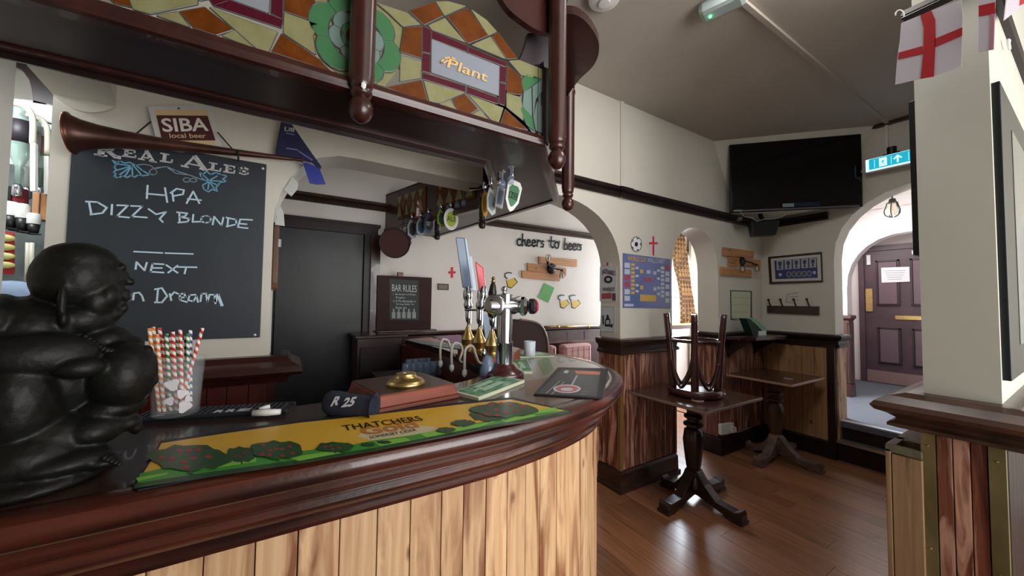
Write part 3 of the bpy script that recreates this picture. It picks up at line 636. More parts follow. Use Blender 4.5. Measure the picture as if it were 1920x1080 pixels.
clip(922,378,18,46,2.02,'fan',M_pw,M_ps,'pale lemon and white pump clip beside the amber oval one')
clip(938,370,14,34,2.01,'rect',M_white,mat('clip pale blue',(150,176,206),.35),'small pale blue square pump clip in the rail bend cluster',ang=.15)
clip(962,368,27,52,1.99,'shield',M_white,M_pg,'green and white round pump clip, largest at the rail bend','CIDER',.2)
clip(846,411,27,39,2.36,'oval',M_white,M_pl,'lime green and white oval pump clip above the door side finial','ALE')
clip(828,410,16,32,2.40,'fan',M_pl,M_pg,'narrow green pump clip half behind the lime oval one')
clip(804,420,16,34,2.62,'oval',M_pb,M_ink,'dark blue oval pump clip hanging near the middle finial','OSSETT')
clip(789,426,16,34,2.72,'fan',M_ps,M_pb,'grey patterned pump clip next to the dark blue one')
clip(773,430,18,36,2.80,'fan',M_ps,M_ink,'grey and black pump clip towards the round tray')
clip(785,398,12,22,2.70,'rect',M_pr,M_white,'small red pump clip high under the canopy')
for i,(px,py,y,l) in enumerate(((942,330,2.03,'near left'),(958,322,2.0,'nearest'),(826,380,2.36,''),(842,378,2.36,''),(858,372,2.34,''),(870,368,2.33,''))):
    y=rail_y(px)+.02 if i>1 else P(px,306,'z',2.035).y; c=P(px,py,'y',y); g=thing('wine_glass',('larger stemmed glass hanging upside down at the canopy corner, left one','larger stemmed glass hanging upside down at the canopy corner, right one','leftmost small stemmed glass hanging above the lime oval pump clip','second from left small stemmed glass above the lime oval pump clip','third from left small stemmed glass above the lime oval pump clip','rightmost small stemmed glass above the lime oval pump clip')[i],'glass',c,'stemmed glasses at the canopy corner' if i<2 else 'stemmed glasses along the inner rail')
    k=.50 if i<2 else .62
    obj('foot',B().lathe(c+Vector((0,0,.04*k)),[(.030*k,0),(.031*k,.004*k),(.006,.008*k)],14),M_chrome if i<1 else M_glass2,g,smooth=True)
    obj('stem',B().cyl(c+Vector((0,0,-.03*k)),c+Vector((0,0,.04*k)),.004,n=8),M_glass2,g,smooth=True)
    obj('bowl',B().lathe(c+Vector((0,0,-.11*k)),[(.024*k,0),(.032*k,.03*k),(.030*k,.055*k),(.012*k,.078*k),(.004,.082*k)],14),M_glass2,g,smooth=True)
tr=thing('round_tray','round brown tray hanging below the far end of the canopy','tray',P(740,455,'y',3.0))
c=P(740,456,'y',3.0); s=.118
obj('disc',B().lathe(c,[(0,0),(s,0),(s*1.02,.006),(s*1.02,.014),(s*.96,.016),(s*.95,.008),(0,.008)],32,(-.10,-1,-.1)),mat('brown tray',(66,36,32),.6,spec=.15),tr,auto=40)
obj('hanger',B().cyl(c+Vector((.06,.02,.08)),c+Vector((.10,.06,.40)),.004),M_string,tr)
q_=Vector((-.10,-1,-.1)).to_track_quat('Z','Y')
obj('rim',B().tube([c+q_@Vector((s*math.cos(t),s*math.sin(t),.014)) for t in [2*PI*i/40 for i in range(41)]],.005,6),M_blackwood,tr,smooth=True)
# ================================================================== ON THE WALL BEHIND THE BAR
YB=2.082
cb_=thing('chalkboard','tall black chalkboard headed REAL ALES with a blue vine drawing','chalkboard',(-.45,2.09,1.236))
obj('panel',B().box((-.766,2.084,1.236),(-.135,2.098,2.068)),M_board,cb_,bevel=.002)
pc=lambda a,c:P(100+a/4,180+c/4,'y',2.0835)
pd=lambda a,c:P(a/4,430+c/4,'y',2.0835)
SER=[[.020,(372,368),(356,440)],[.010,(368,366),(430,360),(458,382),(440,405),(376,410)],[.014,(405,410),(465,455),(497,462)],[.007,(312,438),(400,450)],[.007,(330,360),(385,366)],
 [.012,(552,400),(546,452)],[.006,(528,397),(612,412),(610,425)],[.006,(548,427),(590,432)],[.006,(522,450),(615,462),(618,448)],
 [.006,(700,415),(660,474)],[.013,(702,416),(745,488)],[.005,(675,460),(730,470)],[.006,(640,472),(682,479)],[.006,(722,488),(772,497)],
 [.012,(838,437),(830,492)],[.006,(806,430),(866,440)],[.006,(804,488),(886,500),(892,480)],
 [.008,(1060,455),(985,528)],[.018,(1064,458),(1132,548)],[.006,(1015,508),(1100,525)],[.007,(962,524),(1012,535)],[.007,(1100,546),(1158,556)],
 [.012,(1200,507),(1193,555)],[.006,(1172,500),(1228,510)],[.006,(1168,550),(1250,565),(1256,545)],
 [.012,(1306,522),(1300,570)],[.006,(1282,517),(1358,530),(1356,540)],[.005,(1302,545),(1335,550)],[.006,(1278,568),(1355,579),(1360,560)],
 [.009,(1458,550),(1425,536),(1397,548),(1412,562),(1450,570),(1460,583)],[.006,(1460,583),(1430,590),(1396,578)]]
for a,c in ((0,17),(17,len(SER))): obj('heading',ribbons(SER[a:c],.010,pc),M_chalkw,cb_,label='pale serif heading word on the board')
def ell(cx,cy,rx,ry,n=14,t0=0,t1=2*PI): return [(cx+rx*math.cos(t0+(t1-t0)*i/n),cy+ry*math.sin(t0+(t1-t0)*i/n)) for i in range(n+1)]
VINE=[[(620,520),(680,512),(730,522),(760,545),(800,540)],ell(750,570,28,22,10),[(770,540),(850,530),(920,560),(1010,590),(1040,600),(1120,630)],[(860,540),(920,580),(1010,592)],ell(1000,630,26,16,10),ell(1050,632,26,14,10)]
obj('vine_drawing',ribbons(VINE,.004,pc),mat('grey chalk',(130,150,165),.8),cb_)
LEAF=[[(445,485),(480,500),(500,488),(540,505),(570,498),(620,520),(670,560),(725,592),(660,600),(640,590),(610,610),(585,595),(555,612),(520,598),(490,615),(455,605),(475,585),(450,575),(475,555),(455,530),(475,520),(445,485)],[(590,520),(595,590)],[(590,525),(540,600)],[(590,525),(480,510)],[(590,525),(470,560)],[(600,520),(660,590)],[(585,530),(500,590)],
 [(1095,570),(1120,590),(1150,565),(1180,590),(1220,575),(1260,590),(1305,600),(1270,625),(1300,640),(1250,650),(1235,670),(1200,655),(1170,640),(1130,630),(1110,610),(1095,570)],[(1170,635),(1120,590)],[(1170,635),(1230,600)],[(1170,635),(1260,640)],[(1170,640),(1120,670),(1130,700),(1165,720),(1190,700),(1230,715),(1220,685),(1240,670)],[(1170,640),(1160,700)],[(1170,640),(1210,700)]]
for a,c in ((0,7),(7,len(LEAF))): obj('leaf_drawing',ribbons(LEAF[a:c],.005,pc),M_chalkb,cb_)
HW=[[(708,672),(702,768)],[(700,733),(832,745)],[(838,690),(855,797)],[(892,718),(902,788)],[(880,728),(925,696),(980,706),(972,738),(905,750)],[(1050,716),(1000,805)],[(1050,716),(1096,806)],[(1008,772),(1108,782)],
 [(268,792),(286,886)],[(246,792),(330,796),(402,838),(370,878),(280,890)],[(442,815),(437,890)],[(480,820),(560,822),(478,903),(568,912)],[(585,825),(668,828),(590,903),(702,912)],[(715,848),(772,888),(846,870),(798,922),(822,946)],
 [(945,875),(948,945)],[(928,872),(1005,880),(988,903),(948,908),(1020,920),(1008,943),(938,950)],[(1050,890),(1045,945),(1112,942)],ell(1145,925,36,26),[(1195,965),(1207,905),(1262,972),(1276,912)],[(1312,918),(1306,976)],[(1298,912),(1372,928),(1372,962),(1300,980)],[(1492,930),(1402,925),(1384,984),(1458,992)],[(1392,957),(1450,962)]]
for a,c in ((0,8),(8,14),(14,len(HW))): obj('handwriting',ribbons(HW[a:c],.0065,pc),M_chalk,cb_)
HW2=[[.006,(1006,167),(1230,178),(1448,185)],[(1018,298),(1025,245),(1085,308),(1102,250)],[(1228,262),(1146,258),(1130,318),(1228,325)],[(1138,290),(1215,290)],[(1248,268),(1332,326)],[(1332,272),(1262,325)],[(1320,282),(1475,285)],[(1397,285),(1385,332)],
 ell(962,508,26,24),[(1000,528),(1005,480),(1045,474),(1066,500),(1078,536)],[(1186,450),(1176,550)],[(1162,450),(1215,440),(1255,500),(1215,548),(1162,548)],[(1274,484),(1285,532)],[(1282,500),(1308,470),(1336,484)],[(1345,515),(1392,508),(1382,480),(1350,487),(1352,530),(1402,546)],[(1466,490),(1422,494),(1412,532),(1452,540),(1474,500),(1486,546)],[(1504,540),(1512,485),(1546,480),(1556,546),(1572,490),(1610,490),(1616,556)],[.011,(1616,540),(1635,490),(1665,570)]]
for a,c in ((0,1),(1,8),(8,10),(10,len(HW2))): obj('handwriting',ribbons(HW2[a:c],.0065,pd),M_chalk,cb_)
for p in ((493,316),(478,628)): obj('stud',B().ball(P(*p,'y',2.082),.006,2),M_white,cb_,smooth=True)
# hunting horn with its cords
hn=thing('hunting_horn','long brown copper coaching horn hung across the top of the chalkboard','horn',P(345,275,'y',2.0))
a=P(131,250,'y',2.0); c=P(565,300,'y',2.03); ax=(c-a); Lh=ax.length
obj('tube',B().lathe(a,[(.072,0),(.074,.004),(.066,.012),(.055,.035),(.044,.08),(.034,.15),(.026,.24),(.020,.36),(.014,.52),(.009,.70),(.0065,Lh-.02),(.009,Lh-.01),(.008,Lh),(0,Lh)],28,ax),M_copper,hn,smooth=True)
obj('bell_rim',B().lathe(a-ax.normalized()*.002,[(.068,0),(.076,.001),(.076,.006),(.068,.006)],28,ax),mat('bright copper',(150,96,72),.25,metal=.9),hn,smooth=True)
obj('mouthpiece',B().lathe(c-ax.normalized()*.01,[(.006,0),(.010,.008),(.011,.016),(.006,.018)],14,ax),M_copper,hn,smooth=True)
for q in (((283,228),(250,255),(262,262)),((408,248),(436,280),(445,292))):
    obj('cord',B().tube([P(*p,'y',2.03) for p in q],.003,6),M_string,hn)
    obj('cord',B().lathe(P(*q[2],'y',2.01)-Vector((0,0,.0)),[(.022,0),(.025,.003),(.022,.006)],14,ax),M_string,hn,smooth=True)
sg=thing('brewery_sign','tilted white card sign with maroon panel reading SIBA local beer','sign',P(345,280,'y',2.06))
YS=2.06
poly('card',[(277,199),(398,197),(417,277),(341,285),(297,279)],'y',YS,.006,mat('grey white card',(206,206,208),.5),sg)
poly('cream_band',[(290,206),(389,206),(405,272),(303,268)],'y',YS-.002,.002,mat('cream print',(222,196,150),.5),sg)
poly('maroon_panel',[(293,216),(389,217),(404,263),(304,263)],'y',YS-.004,.002,mat('maroon print',(78,30,34),.5),sg)
M_crt=mat('cream lettering',(236,230,222),.5)
ptext('lettering','SIBA',(306,248),(392,246),(301,222),'y',YS-.005,M_crt,sg,bold=.02)
ptext('lettering','local beer',(319,259),(387,259),(317,250),'y',YS-.005,mat('tan lettering',(226,200,160),.5),sg,bold=.01)
obj('nail',B().ball(P(335,203,'y',YS-.004),.004,1),M_ink,sg)
pn=thing('navy_pennant','navy blue pennant flag with white print draped beside the arch','pennant',P(550,330,'y',2.04))
f4=lambda L:[(500+a/4,200+c/4) for a,c in L]
M_pen=mat('navy satin',(34,34,88),.45,var=(24,24,66),scale=(12,12,12),bump=.2,bscale=20)
poly('cloth',f4([(115,65),(150,75),(260,235),(340,350),(412,450),(398,478),(335,415),(262,402),(150,385),(62,370),(90,200)]),'y',2.045,.006,M_pen,pn)
poly('tail',f4([(270,415),(330,430),(398,465),(442,580),(380,582),(322,572)]),'y',2.035,.006,mat('bright blue satin',(44,58,150),.4),pn)
ptext('lettering','U8',(533,246),(552,248),(534,238),'y',2.043,M_pw,pn,bold=.02)
obj('print',ribbons([f4([(150,312),(230,325)]),f4([(240,335),(340,400)]),f4([(150,200),(205,210)])],.006,lambda a,c:P(a,c,'y',2.043)),mat('pale blue print',(120,124,180),.6),pn)
for i,(q,l) in enumerate(((f4([(195,530),(238,575),(230,620),(185,672),(128,625)]),'white bent card stuck on the upper curve of the cream arch'),(f4([(105,745),(128,800),(135,895),(62,885),(85,780)]),'white card hanging on the arch edge above the door corner'))):
    t=thing('white_card',l,'card',P(*q[0],'y',2.085)); poly('card',q,'y',2.086,.008,mat('white card',(196,198,192),.6),t)
t=thing('wall_plaque','oval edged brown wooden plaque on the side of the cream pier','plaque',P(517,500,'y',2.2))
obj('plaque',B().prism([Vector((-.098,2.13+.02*0+a,z)) for a,z in [( .0,1.47),(.04,1.46),(.08,1.47),(.11,1.50),(.12,1.55),(.12,1.78),(.11,1.80),(.0,1.80),(-.01,1.78),(-.01,1.50)]],(.022,0,0)),mat('tan plaque wood',(116,82,58),.35,var=(84,52,38),scale=(10,10,10)),t,bevel=.004)
obj('hinge',B().box((-.078,2.15,1.68),(-.066,2.19,1.72)),M_steel,t)
# ---- left gap: spirits on the back bar
Yg=2.5
g0=obj('wall_backbar',B().box((-1.5,2.98,0),(-.26,3.05,2.99)),M_wallw,**ST)
wn3=obj('window_3',B().box((-1.42,2.955,1.45),(-1.02,2.975,2.45)),mat('soft bright window',(205,220,222),.5,emit=1.1),kind='structure')
bk=thing('back_bar','dark wooden back bar shelving with arched top behind the cream pier','shelving',(-1.05,2.6,0))
pg=lambda L,y,th,m,n='board',par=bk,**k: poly(n,L,'y',y,th,m,par,**k)
pg([(14,60),(30,100),(102,178),(110,200),(62,192),(60,170),(55,150),(42,132),(26,124),(10,118),(4,60)],2.45,.03,M_blackwood,'arched_board')
pg([(8,183),(62,188),(110,200),(110,236),(80,226),(8,206)],2.45,.03,M_dark,'shelf_fascia')
obj('shelf',B().box((-1.45,2.42,1.03),(-.90,2.62,1.06)),M_red,bk)
obj('back_panel',B().box((-1.45,2.70,1.06),(-.86,2.72,2.05)),mat('grey mirror',(112,122,120),.25,var=(84,92,92),scale=(9,9,9)),bk)
obj('side_panel',B().box((-.88,2.40,.3),(-.86,2.72,2.0)),mat('steel blue panel',(96,110,124),.35),bk)
obj('base',B().box((-1.45,2.42,.2),(-.90,2.62,1.03)),mat('white cabinet',(200,206,216),.4),bk)
M_tubew=mat('cream tube',(210,206,190),.35)
for i,(q,bx,l) in enumerate((([(14,193),(30,195),(48,201),(59,214),(62,232),(61,270)],(56,66,268,358),'cream inverted U optic rail nearer the wall end, with white sleeve'),([(50,215),(70,220),(83,230),(89,246),(89,290)],(82,91,292,364),'shorter cream U optic rail next to the cream pier'))):
    t=thing('optic_rail',l,'optic rail',P(q[-1][0],q[-1][1],'y',2.38))
    obj('tube',B().tube(smooth_path([P(*p,'y',2.36+i*.04) for p in q],4),.010,8),M_tubew,t,smooth=True)
    obj('sleeve',B().prism([P(a,c,'y',2.35+i*.04) for a,c in ((bx[0],bx[2]),(bx[1],bx[2]),(bx[1],bx[3]),(bx[0],bx[3]))],(0,.02,0)),M_white,t)
M_gin=mat('pale bottle glass',(150,176,164),.12,alpha=.6)
def bottle(px,yt,yb,y,r,m,label,lab=None,grp='upturned spirit bottles on the back bar'):
    a=P(px,yt,'y',y);c=P(px,yb,'y',y);h=a.z-c.z;t=thing('spirit_bottle',label,'bottle',(c.x,y,c.z),grp)
    obj('glass',B().lathe((c.x,y,c.z),[(r*.3,0),(r*.32,h*.22),(r*.8,h*.36),(r,h*.45),(r,h*.96),(r*.9,h)],16),m,t,smooth=True)
    obj('optic',B().lathe((c.x,y,c.z-.06),[(r*.2,0),(r*.5,.01),(r*.5,.05),(r*.3,.06)],12),M_chrome,t,smooth=True)
    if lab: obj('label',B().lathe((c.x,y,c.z+h*.55),[(r*1.02,0),(r*1.02,h*.3)],16),lab,t,smooth=True)
bottle(33,205,345,2.44,.032,M_gin,'pale green upturned bottle with a dark label on the back bar',mat('dark label',(40,32,40),.5))
bottle(51,225,350,2.50,.030,mat('clear bottle glass',(190,196,190),.1,alpha=.6),'clear upturned bottle behind the longer cream rail',mat('grey label',(150,150,150),.5))
bottle(75,240,350,2.56,.028,mat('dim green bottle',(110,136,118),.15,alpha=.7),'dull green upturned bottle between the two cream rails',mat('pink label',(176,120,120),.5))
for i,(px,y0,y1,w,l) in enumerate(((18,378,430,9,'white pump dispenser with black base, farthest left'),(40,382,436,9,'white pump dispenser with black base, middle one of three'),(62,400,440,8,'white pump dispenser with black base, nearest the cream pier'))):
    t=thing('pump_dispenser',l,'dispenser',P(px,y1,'y',2.40),'pump dispensers on the back bar'); a=P(px,y1,'y',2.40);c=P(px,y0,'y',2.40); h=c.z-a.z
    obj('cap',B().lathe(a+Vector((0,0,h*.5)),[(.020,0),(.021,h*.4),(.016,h*.5)],14),M_white,t,auto=40)
    obj('bottle',B().lathe(a,[(.014,0),(.019,h*.5)],14),M_black,t,smooth=True)
    obj('lever',B().tube([a+Vector((-.03,-.01,h*.05)),a+Vector((.03,-.02,0))],.003,6),M_black,t)
t=thing('cardboard_box','small brown cardboard box against the cream pier','box',P(72,410,'y',2.42))
obj('box',B().box((P(58,410,'y',2.40).x,2.40,P(72,412,'y',2.40).z),(P(89,410,'y',2.40).x,2.46,P(72,361,'y',2.40).z)),mat('cardboard',(176,126,84),.7),t,bevel=.003)
obj('flap',B().box((P(72,410,'y',2.395).x-.002,2.395,P(72,410,'y',2.395).z),(P(72,410,'y',2.395).x,2.40,P(72,361,'y',2.395).z)),mat('cardboard seam',(110,74,46),.7),t)
t=thing('snack_card','red card of yellow snack packets hanging on the back bar','snack card',P(12,515,'y',2.38))
pg([(-20,430),(26,436),(27,508),(24,515),(-20,512)],2.38,.004,mat('snack card red',(176,40,54),.5),'card',t)
for i in range(4): obj('packet',B().ball(P(6,446+i*17,'y',2.372),(.034,.010,.016),2),mat('snack yellow',(206,200,130),.5,var=(180,170,90),scale=(30,30,30)),t,smooth=True)
t=thing('shelf_goods','small dark and red tin on the back bar shelf','tin',P(28,385,'y',2.45))
pg([(14,352),(46,354),(46,380),(14,378)],2.46,.03,mat('red tin',(150,40,48),.4),'tin',t)
pg([(8,348),(20,349),(20,378),(8,376)],2.45,.03,M_black,'lid',t)
t=thing('waste_pipe','pair of white plastic pipes running down by the cream pier','pipe',P(55,535,'y',2.40))
for px in (52,60): obj('pipe',B().tube([P(px,455,'y',2.38),P(px-1,500,'y',2.38),P(px-3,540,'y',2.38)],.007,8),M_tubew,t,smooth=True)
obj('bracket',B().box(tuple(P(46,509,'y',2.375)),tuple(P(64,506,'y',2.37)+Vector((0,.012,0)))),M_steel,t)
t=thing('blue_cloth','pale blue cloth lying behind the statue','cloth',P(30,560,'y',2.0))
b=B(); b.ball(P(20,560,'y',2.2),(.10,.05,.07),3); obj('cloth',b,mat('pale blue cloth',(150,170,200),.8,bump=.3),t,smooth=True)
# ================================================================== THINGS ON THE BAR TOP  (z=1.10)
ZC=1.1005
PZ=lambda a,c,z=ZC:P(a,c,'z',z)
# statue
st=thing('buddha_statue','dark bronze laughing Buddha statue seen from the side, holding a round pot','statue',(-.40,1.0,ZC))
Sd=ray(130,700); Sd.z=0; Sd.normalize(); S0=Vector((-.40,1.01,1.1)); ru=Vector((Sd.y,-Sd.x,0))
def spt(px,py,d=0): return PN(px,py,S0+Sd*d,Sd)
b=B(); rot=Matrix((ru,Sd,Vector((0,0,1)))).transposed()
for (cx,cy,rx,ry,d,dr) in ((146,522,86,66,0,.070),(150,496,76,42,0,.064),(190,545,42,46,0,.052),(214,520,22,34,0,.042),(229,502,9,8,0,.038),(236,518,7,10,0,.008),(245,529,9,7,0,.010),(238,547,8,4.5,0,.018),(239,559,7,4.5,0,.018),(226,553,12,14,0,.024),(231,577,11,11,0,.024),(212,588,20,16,0,.036),(202,556,26,24,-.035,.030),(178,566,40,36,-.02,.045),(116,568,10,32,-.070,.010),(119,598,9,16,-.070,.016),(150,598,72,36,0,.062),(60,620,110,66,.02,.10),(0,600,60,50,.02,.10),(100,700,130,100,.02,.11),(40,740,110,120,.0,.12),(195,635,52,26,0,.06),(236,646,36,18,0,.05),(228,702,68,63,-.05,.065),(205,760,70,24,-.03,.06),(70,668,120,44,-.075,.04),(150,690,50,20,-.10,.025),(284,690,12,30,-.05,.025),(276,662,12,16,-.06,.018),(290,712,8,10,-.07,.014),(278,728,9,10,-.07,.014),(90,810,130,60,0,.11),(170,800,70,34,-.04,.07),(60,840,130,70,0,.13),(234,792,32,16,-.05,.028),(254,800,13,14,-.05,.02),(263,803,6,5,-.055,.01),(262,794,6,4,-.055,.01),(110,866,100,24,-.09,.05),(190,864,34,13,-.11,.026),(214,866,14,9,-.12,.02),(60,885,150,30,-.02,.13)):
    c=spt(cx,cy,d); hx=(spt(cx+rx,cy,d)-c).length; hz=(spt(cx,cy-ry,d)-c).length
    b.ball(c,(hx,dr,hz),3,rot)
for v in b.bm.verts:
    if v.co.z<1.101: v.co.z=1.101
so=obj('figure',b,M_statue,st,smooth=True)
md=so.modifiers.new('remesh','REMESH'); md.mode='VOXEL'; md.voxel_size=.0035; md.use_smooth_shade=True
md=so.modifiers.new('soften','SMOOTH'); md.factor=.5; md.iterations=2
for i in range(15):
    t=i/14; c=spt(160+95*t,632+20*math.sin(PI*t)+14*t,-.05-.03*math.sin(PI*t)); obj('bead',B().ball(c,.0075,1),M_statue,st,smooth=True)
for i in range(5): obj('toe',B().ball(spt(196+i*7,858+i*3,-.145),(.005,.008,.005),1),M_statue,st,smooth=True)
obj('pot_rim',B().tube([spt(222+66*math.cos(t),706+62*math.sin(t),-.05) for t in [PI*.15+PI*.8*i/14 for i in range(15)]],.004,6),M_statue,st,smooth=True)
# drip tray
dt=thing('drip_tray','long black slatted drip tray with white lettering along its edge','drip tray',(-.19,1.22,ZC))
A=PZ(258,796);Bp=PZ(537,778); u=(Bp-A).normalized(); v=Vector((-u.y,u.x,0)); Lt=(Bp-A).length; Wt=.085; M_rub=mat('black rubber',(28,28,36),.5)
A=A+u*-.02; Lt+=.02
obj('base',B().obox(A+u*Lt/2+v*Wt/2+Vector((0,0,.004)),u*Lt/2,v*Wt/2,(0,0,.004)),M_rub,dt)
obj('rim',B().obox(A+u*Lt/2+v*.004+Vector((0,0,.0075)),u*Lt/2,v*.004,(0,0,.0075)),M_rub,dt,bevel=.002)
obj('rim',B().obox(A+u*Lt/2+v*(Wt-.004)+Vector((0,0,.0075)),u*Lt/2,v*.004,(0,0,.0075)),M_rub,dt,bevel=.002)
n=int(Lt/.0135)
for i in range(n): obj('slat',B().obox(A+u*(.006+i*.0135)+v*Wt/2+Vector((0,0,.0115)),u*.0032,v*(Wt/2-.009),(0,0,.0035)),mat('grey black slat',(46,46,52),.5),dt)
M_wl=mat('white rubber lettering',(196,198,206),.6)
for s,a,c in (('Z',.04,.072),('R',.175,.197),('R',.202,.224),('E',.229,.258)):
    z=Vector((0,0,.0158)); text('lettering',s,A+u*a+v*.006+z,u*(c-a),v*.026,M_wl,dt,ext=.0003,bold=.05)
t=thing('white_peg','pair of white plastic peg pieces lying on the black drip tray','peg',PZ(500,772,1.116))
a=PZ(474,775,1.122);c=PZ(526,772,1.122); obj('peg',B().tube([a,a.lerp(c,.5),c],[.008,.009,.007],10),M_white,t,smooth=True)
a=PZ(486,768,1.126);c=PZ(506,762,1.130); obj('peg',B().tube([a,c],.006,10),M_white,t,smooth=True)
# glass of straws
gc=PZ(329,790); gz=1.1175; gc=Vector((-.255,1.262,gz))
gl=thing('straw_glass','clear pint glass with frosted print holding striped paper straws','glass',gc)
obj('glass',B().lathe(gc,[(0,0),(.044,0),(.047,.004),(.0505,.07),(.055,.148),(.0535,.148),(.049,.07),(.0445,.012),(0,.010)],32),M_glassc,gl,smooth=True)
b=B()
for cx,cy,r in ((-.010,.085,.014),(.010,.060,.011),(.016,.026,.014),(-.014,.045,.010),(.022,.045,.008)):
    th=-PI/2+.2+cx/.05; n=14; pts=[]
    for i in range(n):
        aa=2*PI*i/n; rr=r*(1+.22*math.sin(3*aa+cx*99)); t2=th+rr*math.cos(aa)/.05; z=cy+rr*math.sin(aa); R=.0503+.004*max(0,(z-.07))/.078*1.2
        pts.append(gc+Vector((R*math.cos(t2),R*math.sin(t2),z)))
    b.bm.faces.new([b.bm.verts.new(p) for p in pts])
obj('frosted_print',b,mat('frosted print',(206,202,206),.6),gl)
def straw_mat(name,col):
    m=bpy.data.materials.new(name); m.use_nodes=True; nt=m.node_tree; N=nt.nodes;L=nt.links; bb=N['Principled BSDF']; bb.inputs['Roughness'].default_value=.6
    uv=N.new('ShaderNodeTexCoord'); sp=N.new('ShaderNodeSeparateXYZ'); L.new(uv.outputs['UV'],sp.inputs[0])
    ad=N.new('ShaderNodeMath'); ad.operation='ADD'; L.new(sp.outputs[0],ad.inputs[0]); L.new(sp.outputs[1],ad.inputs[1])
    fr=N.new('ShaderNodeMath'); fr.operation='FRACT'; L.new(ad.outputs[0],fr.inputs[0]); gt=N.new('ShaderNodeMath'); gt.operation='GREATER_THAN'; gt.inputs[1].default_value=.5; L.new(fr.outputs[0],gt.inputs[0])
    mx=N.new('ShaderNodeMix'); mx.data_type='RGBA'; mx.inputs[6].default_value=lin((228,222,214)); mx.inputs[7].default_value=lin(col); L.new(gt.outputs[0],mx.inputs[0]); L.new(mx.outputs[2],bb.inputs['Base Color']); return m
SM={k:straw_mat('striped straw '+k,c) for k,c in dict(red=(190,42,36),orange=(216,128,56),green=(40,110,50),black=(34,40,44),blue=(58,70,150)).items()}
def straw(color,tx,ty,bx,bd,label):
    top=PN(tx,ty,gc+Vector((0,bd,0)),Sd); bot=gc+Vector((bx,bd*.8,.012)); r=.0040
    me=bpy.data.meshes.new('straw'); n=10; L=(top-bot).length; q=(top-bot).to_track_quat('Z','Y'); vs=[];fs=[];uv=[]
    m_=6
    for j in range(m_+1):
        for i in range(n+1): vs.append(q@Vector((r*math.cos(2*PI*i/n),r*math.sin(2*PI*i/n),L*j/m_)))
    me_uv=[(i/n,L*j/m_/.018) for j in range(m_+1) for i in range(n+1)]
    for j in range(m_):
        for i in range(n): k=j*(n+1)+i; fs.append((k,k+1,k+n+2,k+n+1))
    me.from_pydata(vs,[],fs); ul=me.uv_layers.new(name='UVMap')
    for p in me.polygons:
        p.use_smooth=True
        for li in p.loop_indices: ul.data[li].uv=me_uv[me.loops[li].vertex_index]
    me.materials.append(SM[color]); o=bpy.data.objects.new('paper_straw',me); COL.objects.link(o); o.location=bot
    o['label']=label; o['category']='straw'; o['group']='striped paper straws in the glass'
for cc,tx,ty,bx,bd,l in (('orange',280,616,-.030,-.01,'leftmost orange striped paper straw'),('orange',287,613,-.026,.012,'second orange striped straw, just right of the leftmost'),('orange',294,627,-.020,-.016,'shorter orange striped straw in front of the red one'),
 ('red',299,615,-.016,.012,'red striped straw standing between the orange ones and green ones'),('green',312,626,-.008,-.014,'green striped straw left of the middle of the glass'),('red',324,622,.004,-.02,'red striped straw in front at the middle'),
 ('green',331,628,.010,.016,'green striped straw behind the middle red ones'),('red',338,618,.014,-.014,'tall red striped straw right of the middle'),('red',318,632,-.002,.02,'short red striped straw behind the left green one'),
 ('black',348,628,.020,.012,'black and white striped straw right of the tall red one'),('green',352,626,.024,-.004,'thin green striped straw beside the black one'),('blue',357,619,.026,.014,'blue and white striped straw beside the rightmost red one'),('red',380,615,.006,-.012,'rightmost red striped straw leaning out of the glass'),('red',306,634,-.012,.0,'low red striped straw nestled among the left ones')):
    straw(cc,tx,ty,bx,bd,l)
# bar runner
rn=thing('bar_runner','long yellow and green cider bar runner printed with orchard trees','bar runner',PZ(650,830))
ed=[(300,829),(420,810),(560,790),(700,775),(850,757),(962,746),(1000,756),(1068,771),(1072,776),(1000,791),(930,801),(850,818),(760,835),(620,860),(480,882),(380,898),(258,922),(247,914),(262,890),(285,860)]
obj('rubber_base',B().prism([PZ(*p,ZC) for p in ed],(0,0,.003)),M_rub,rn,bevel=.001)
Z1=1.1042
def flat(name,L,m,z,par,th=.0002): return obj(name,B().prism([PZ(a,c,z) for a,c in L],(0,0,th)),m,par)
flat('yellow_print',[(303,831),(420,813),(560,793),(700,778),(850,760),(958,749),(1060,770),(930,797),(760,828),(620,850),(480,872),(262,905),(270,885),(288,858)],M_yellow,Z1,rn)
flat('pale_glow',[(690,806),(760,796),(815,800),(830,812),(770,822),(700,828),(668,818)],mat('pale print',(214,200,160),.4),Z1+.0003,rn)
flat('green_hill',[(262,888),(330,872),(420,858),(520,850),(640,838),(700,826),(760,818),(830,806),(900,792),(985,776),(1062,770),(930,800),(760,831),(620,853),(480,875),(258,908)],M_green,Z1+.0006,rn)
flat('dark_border',[(256,906),(400,884),(560,862),(700,840),(850,811),(1000,782),(1066,770),(1068,774),(1000,788),(850,815),(700,846),(560,870),(400,893),(250,916)],M_dgreen,Z1+.0009,rn)
flat('light_patch',[(352,882),(400,866),(480,858),(480,866),(400,878)],M_lgreen,Z1+.0012,rn)
for L in ([(785,813),(860,800),(930,790),(900,800),(800,820)],[(930,786),(1000,775),(1005,780),(950,792)],[(985,772),(1040,764),(1048,769),(1000,777)],[(700,828),(760,820),(770,826),(712,836)],[(540,858),(620,846),(640,849),(560,864)],[(255,896),(315,886),(312,890),(258,902)]): flat('light_patch',L,M_lgreen,Z1+.0012,rn)
TK=[0]
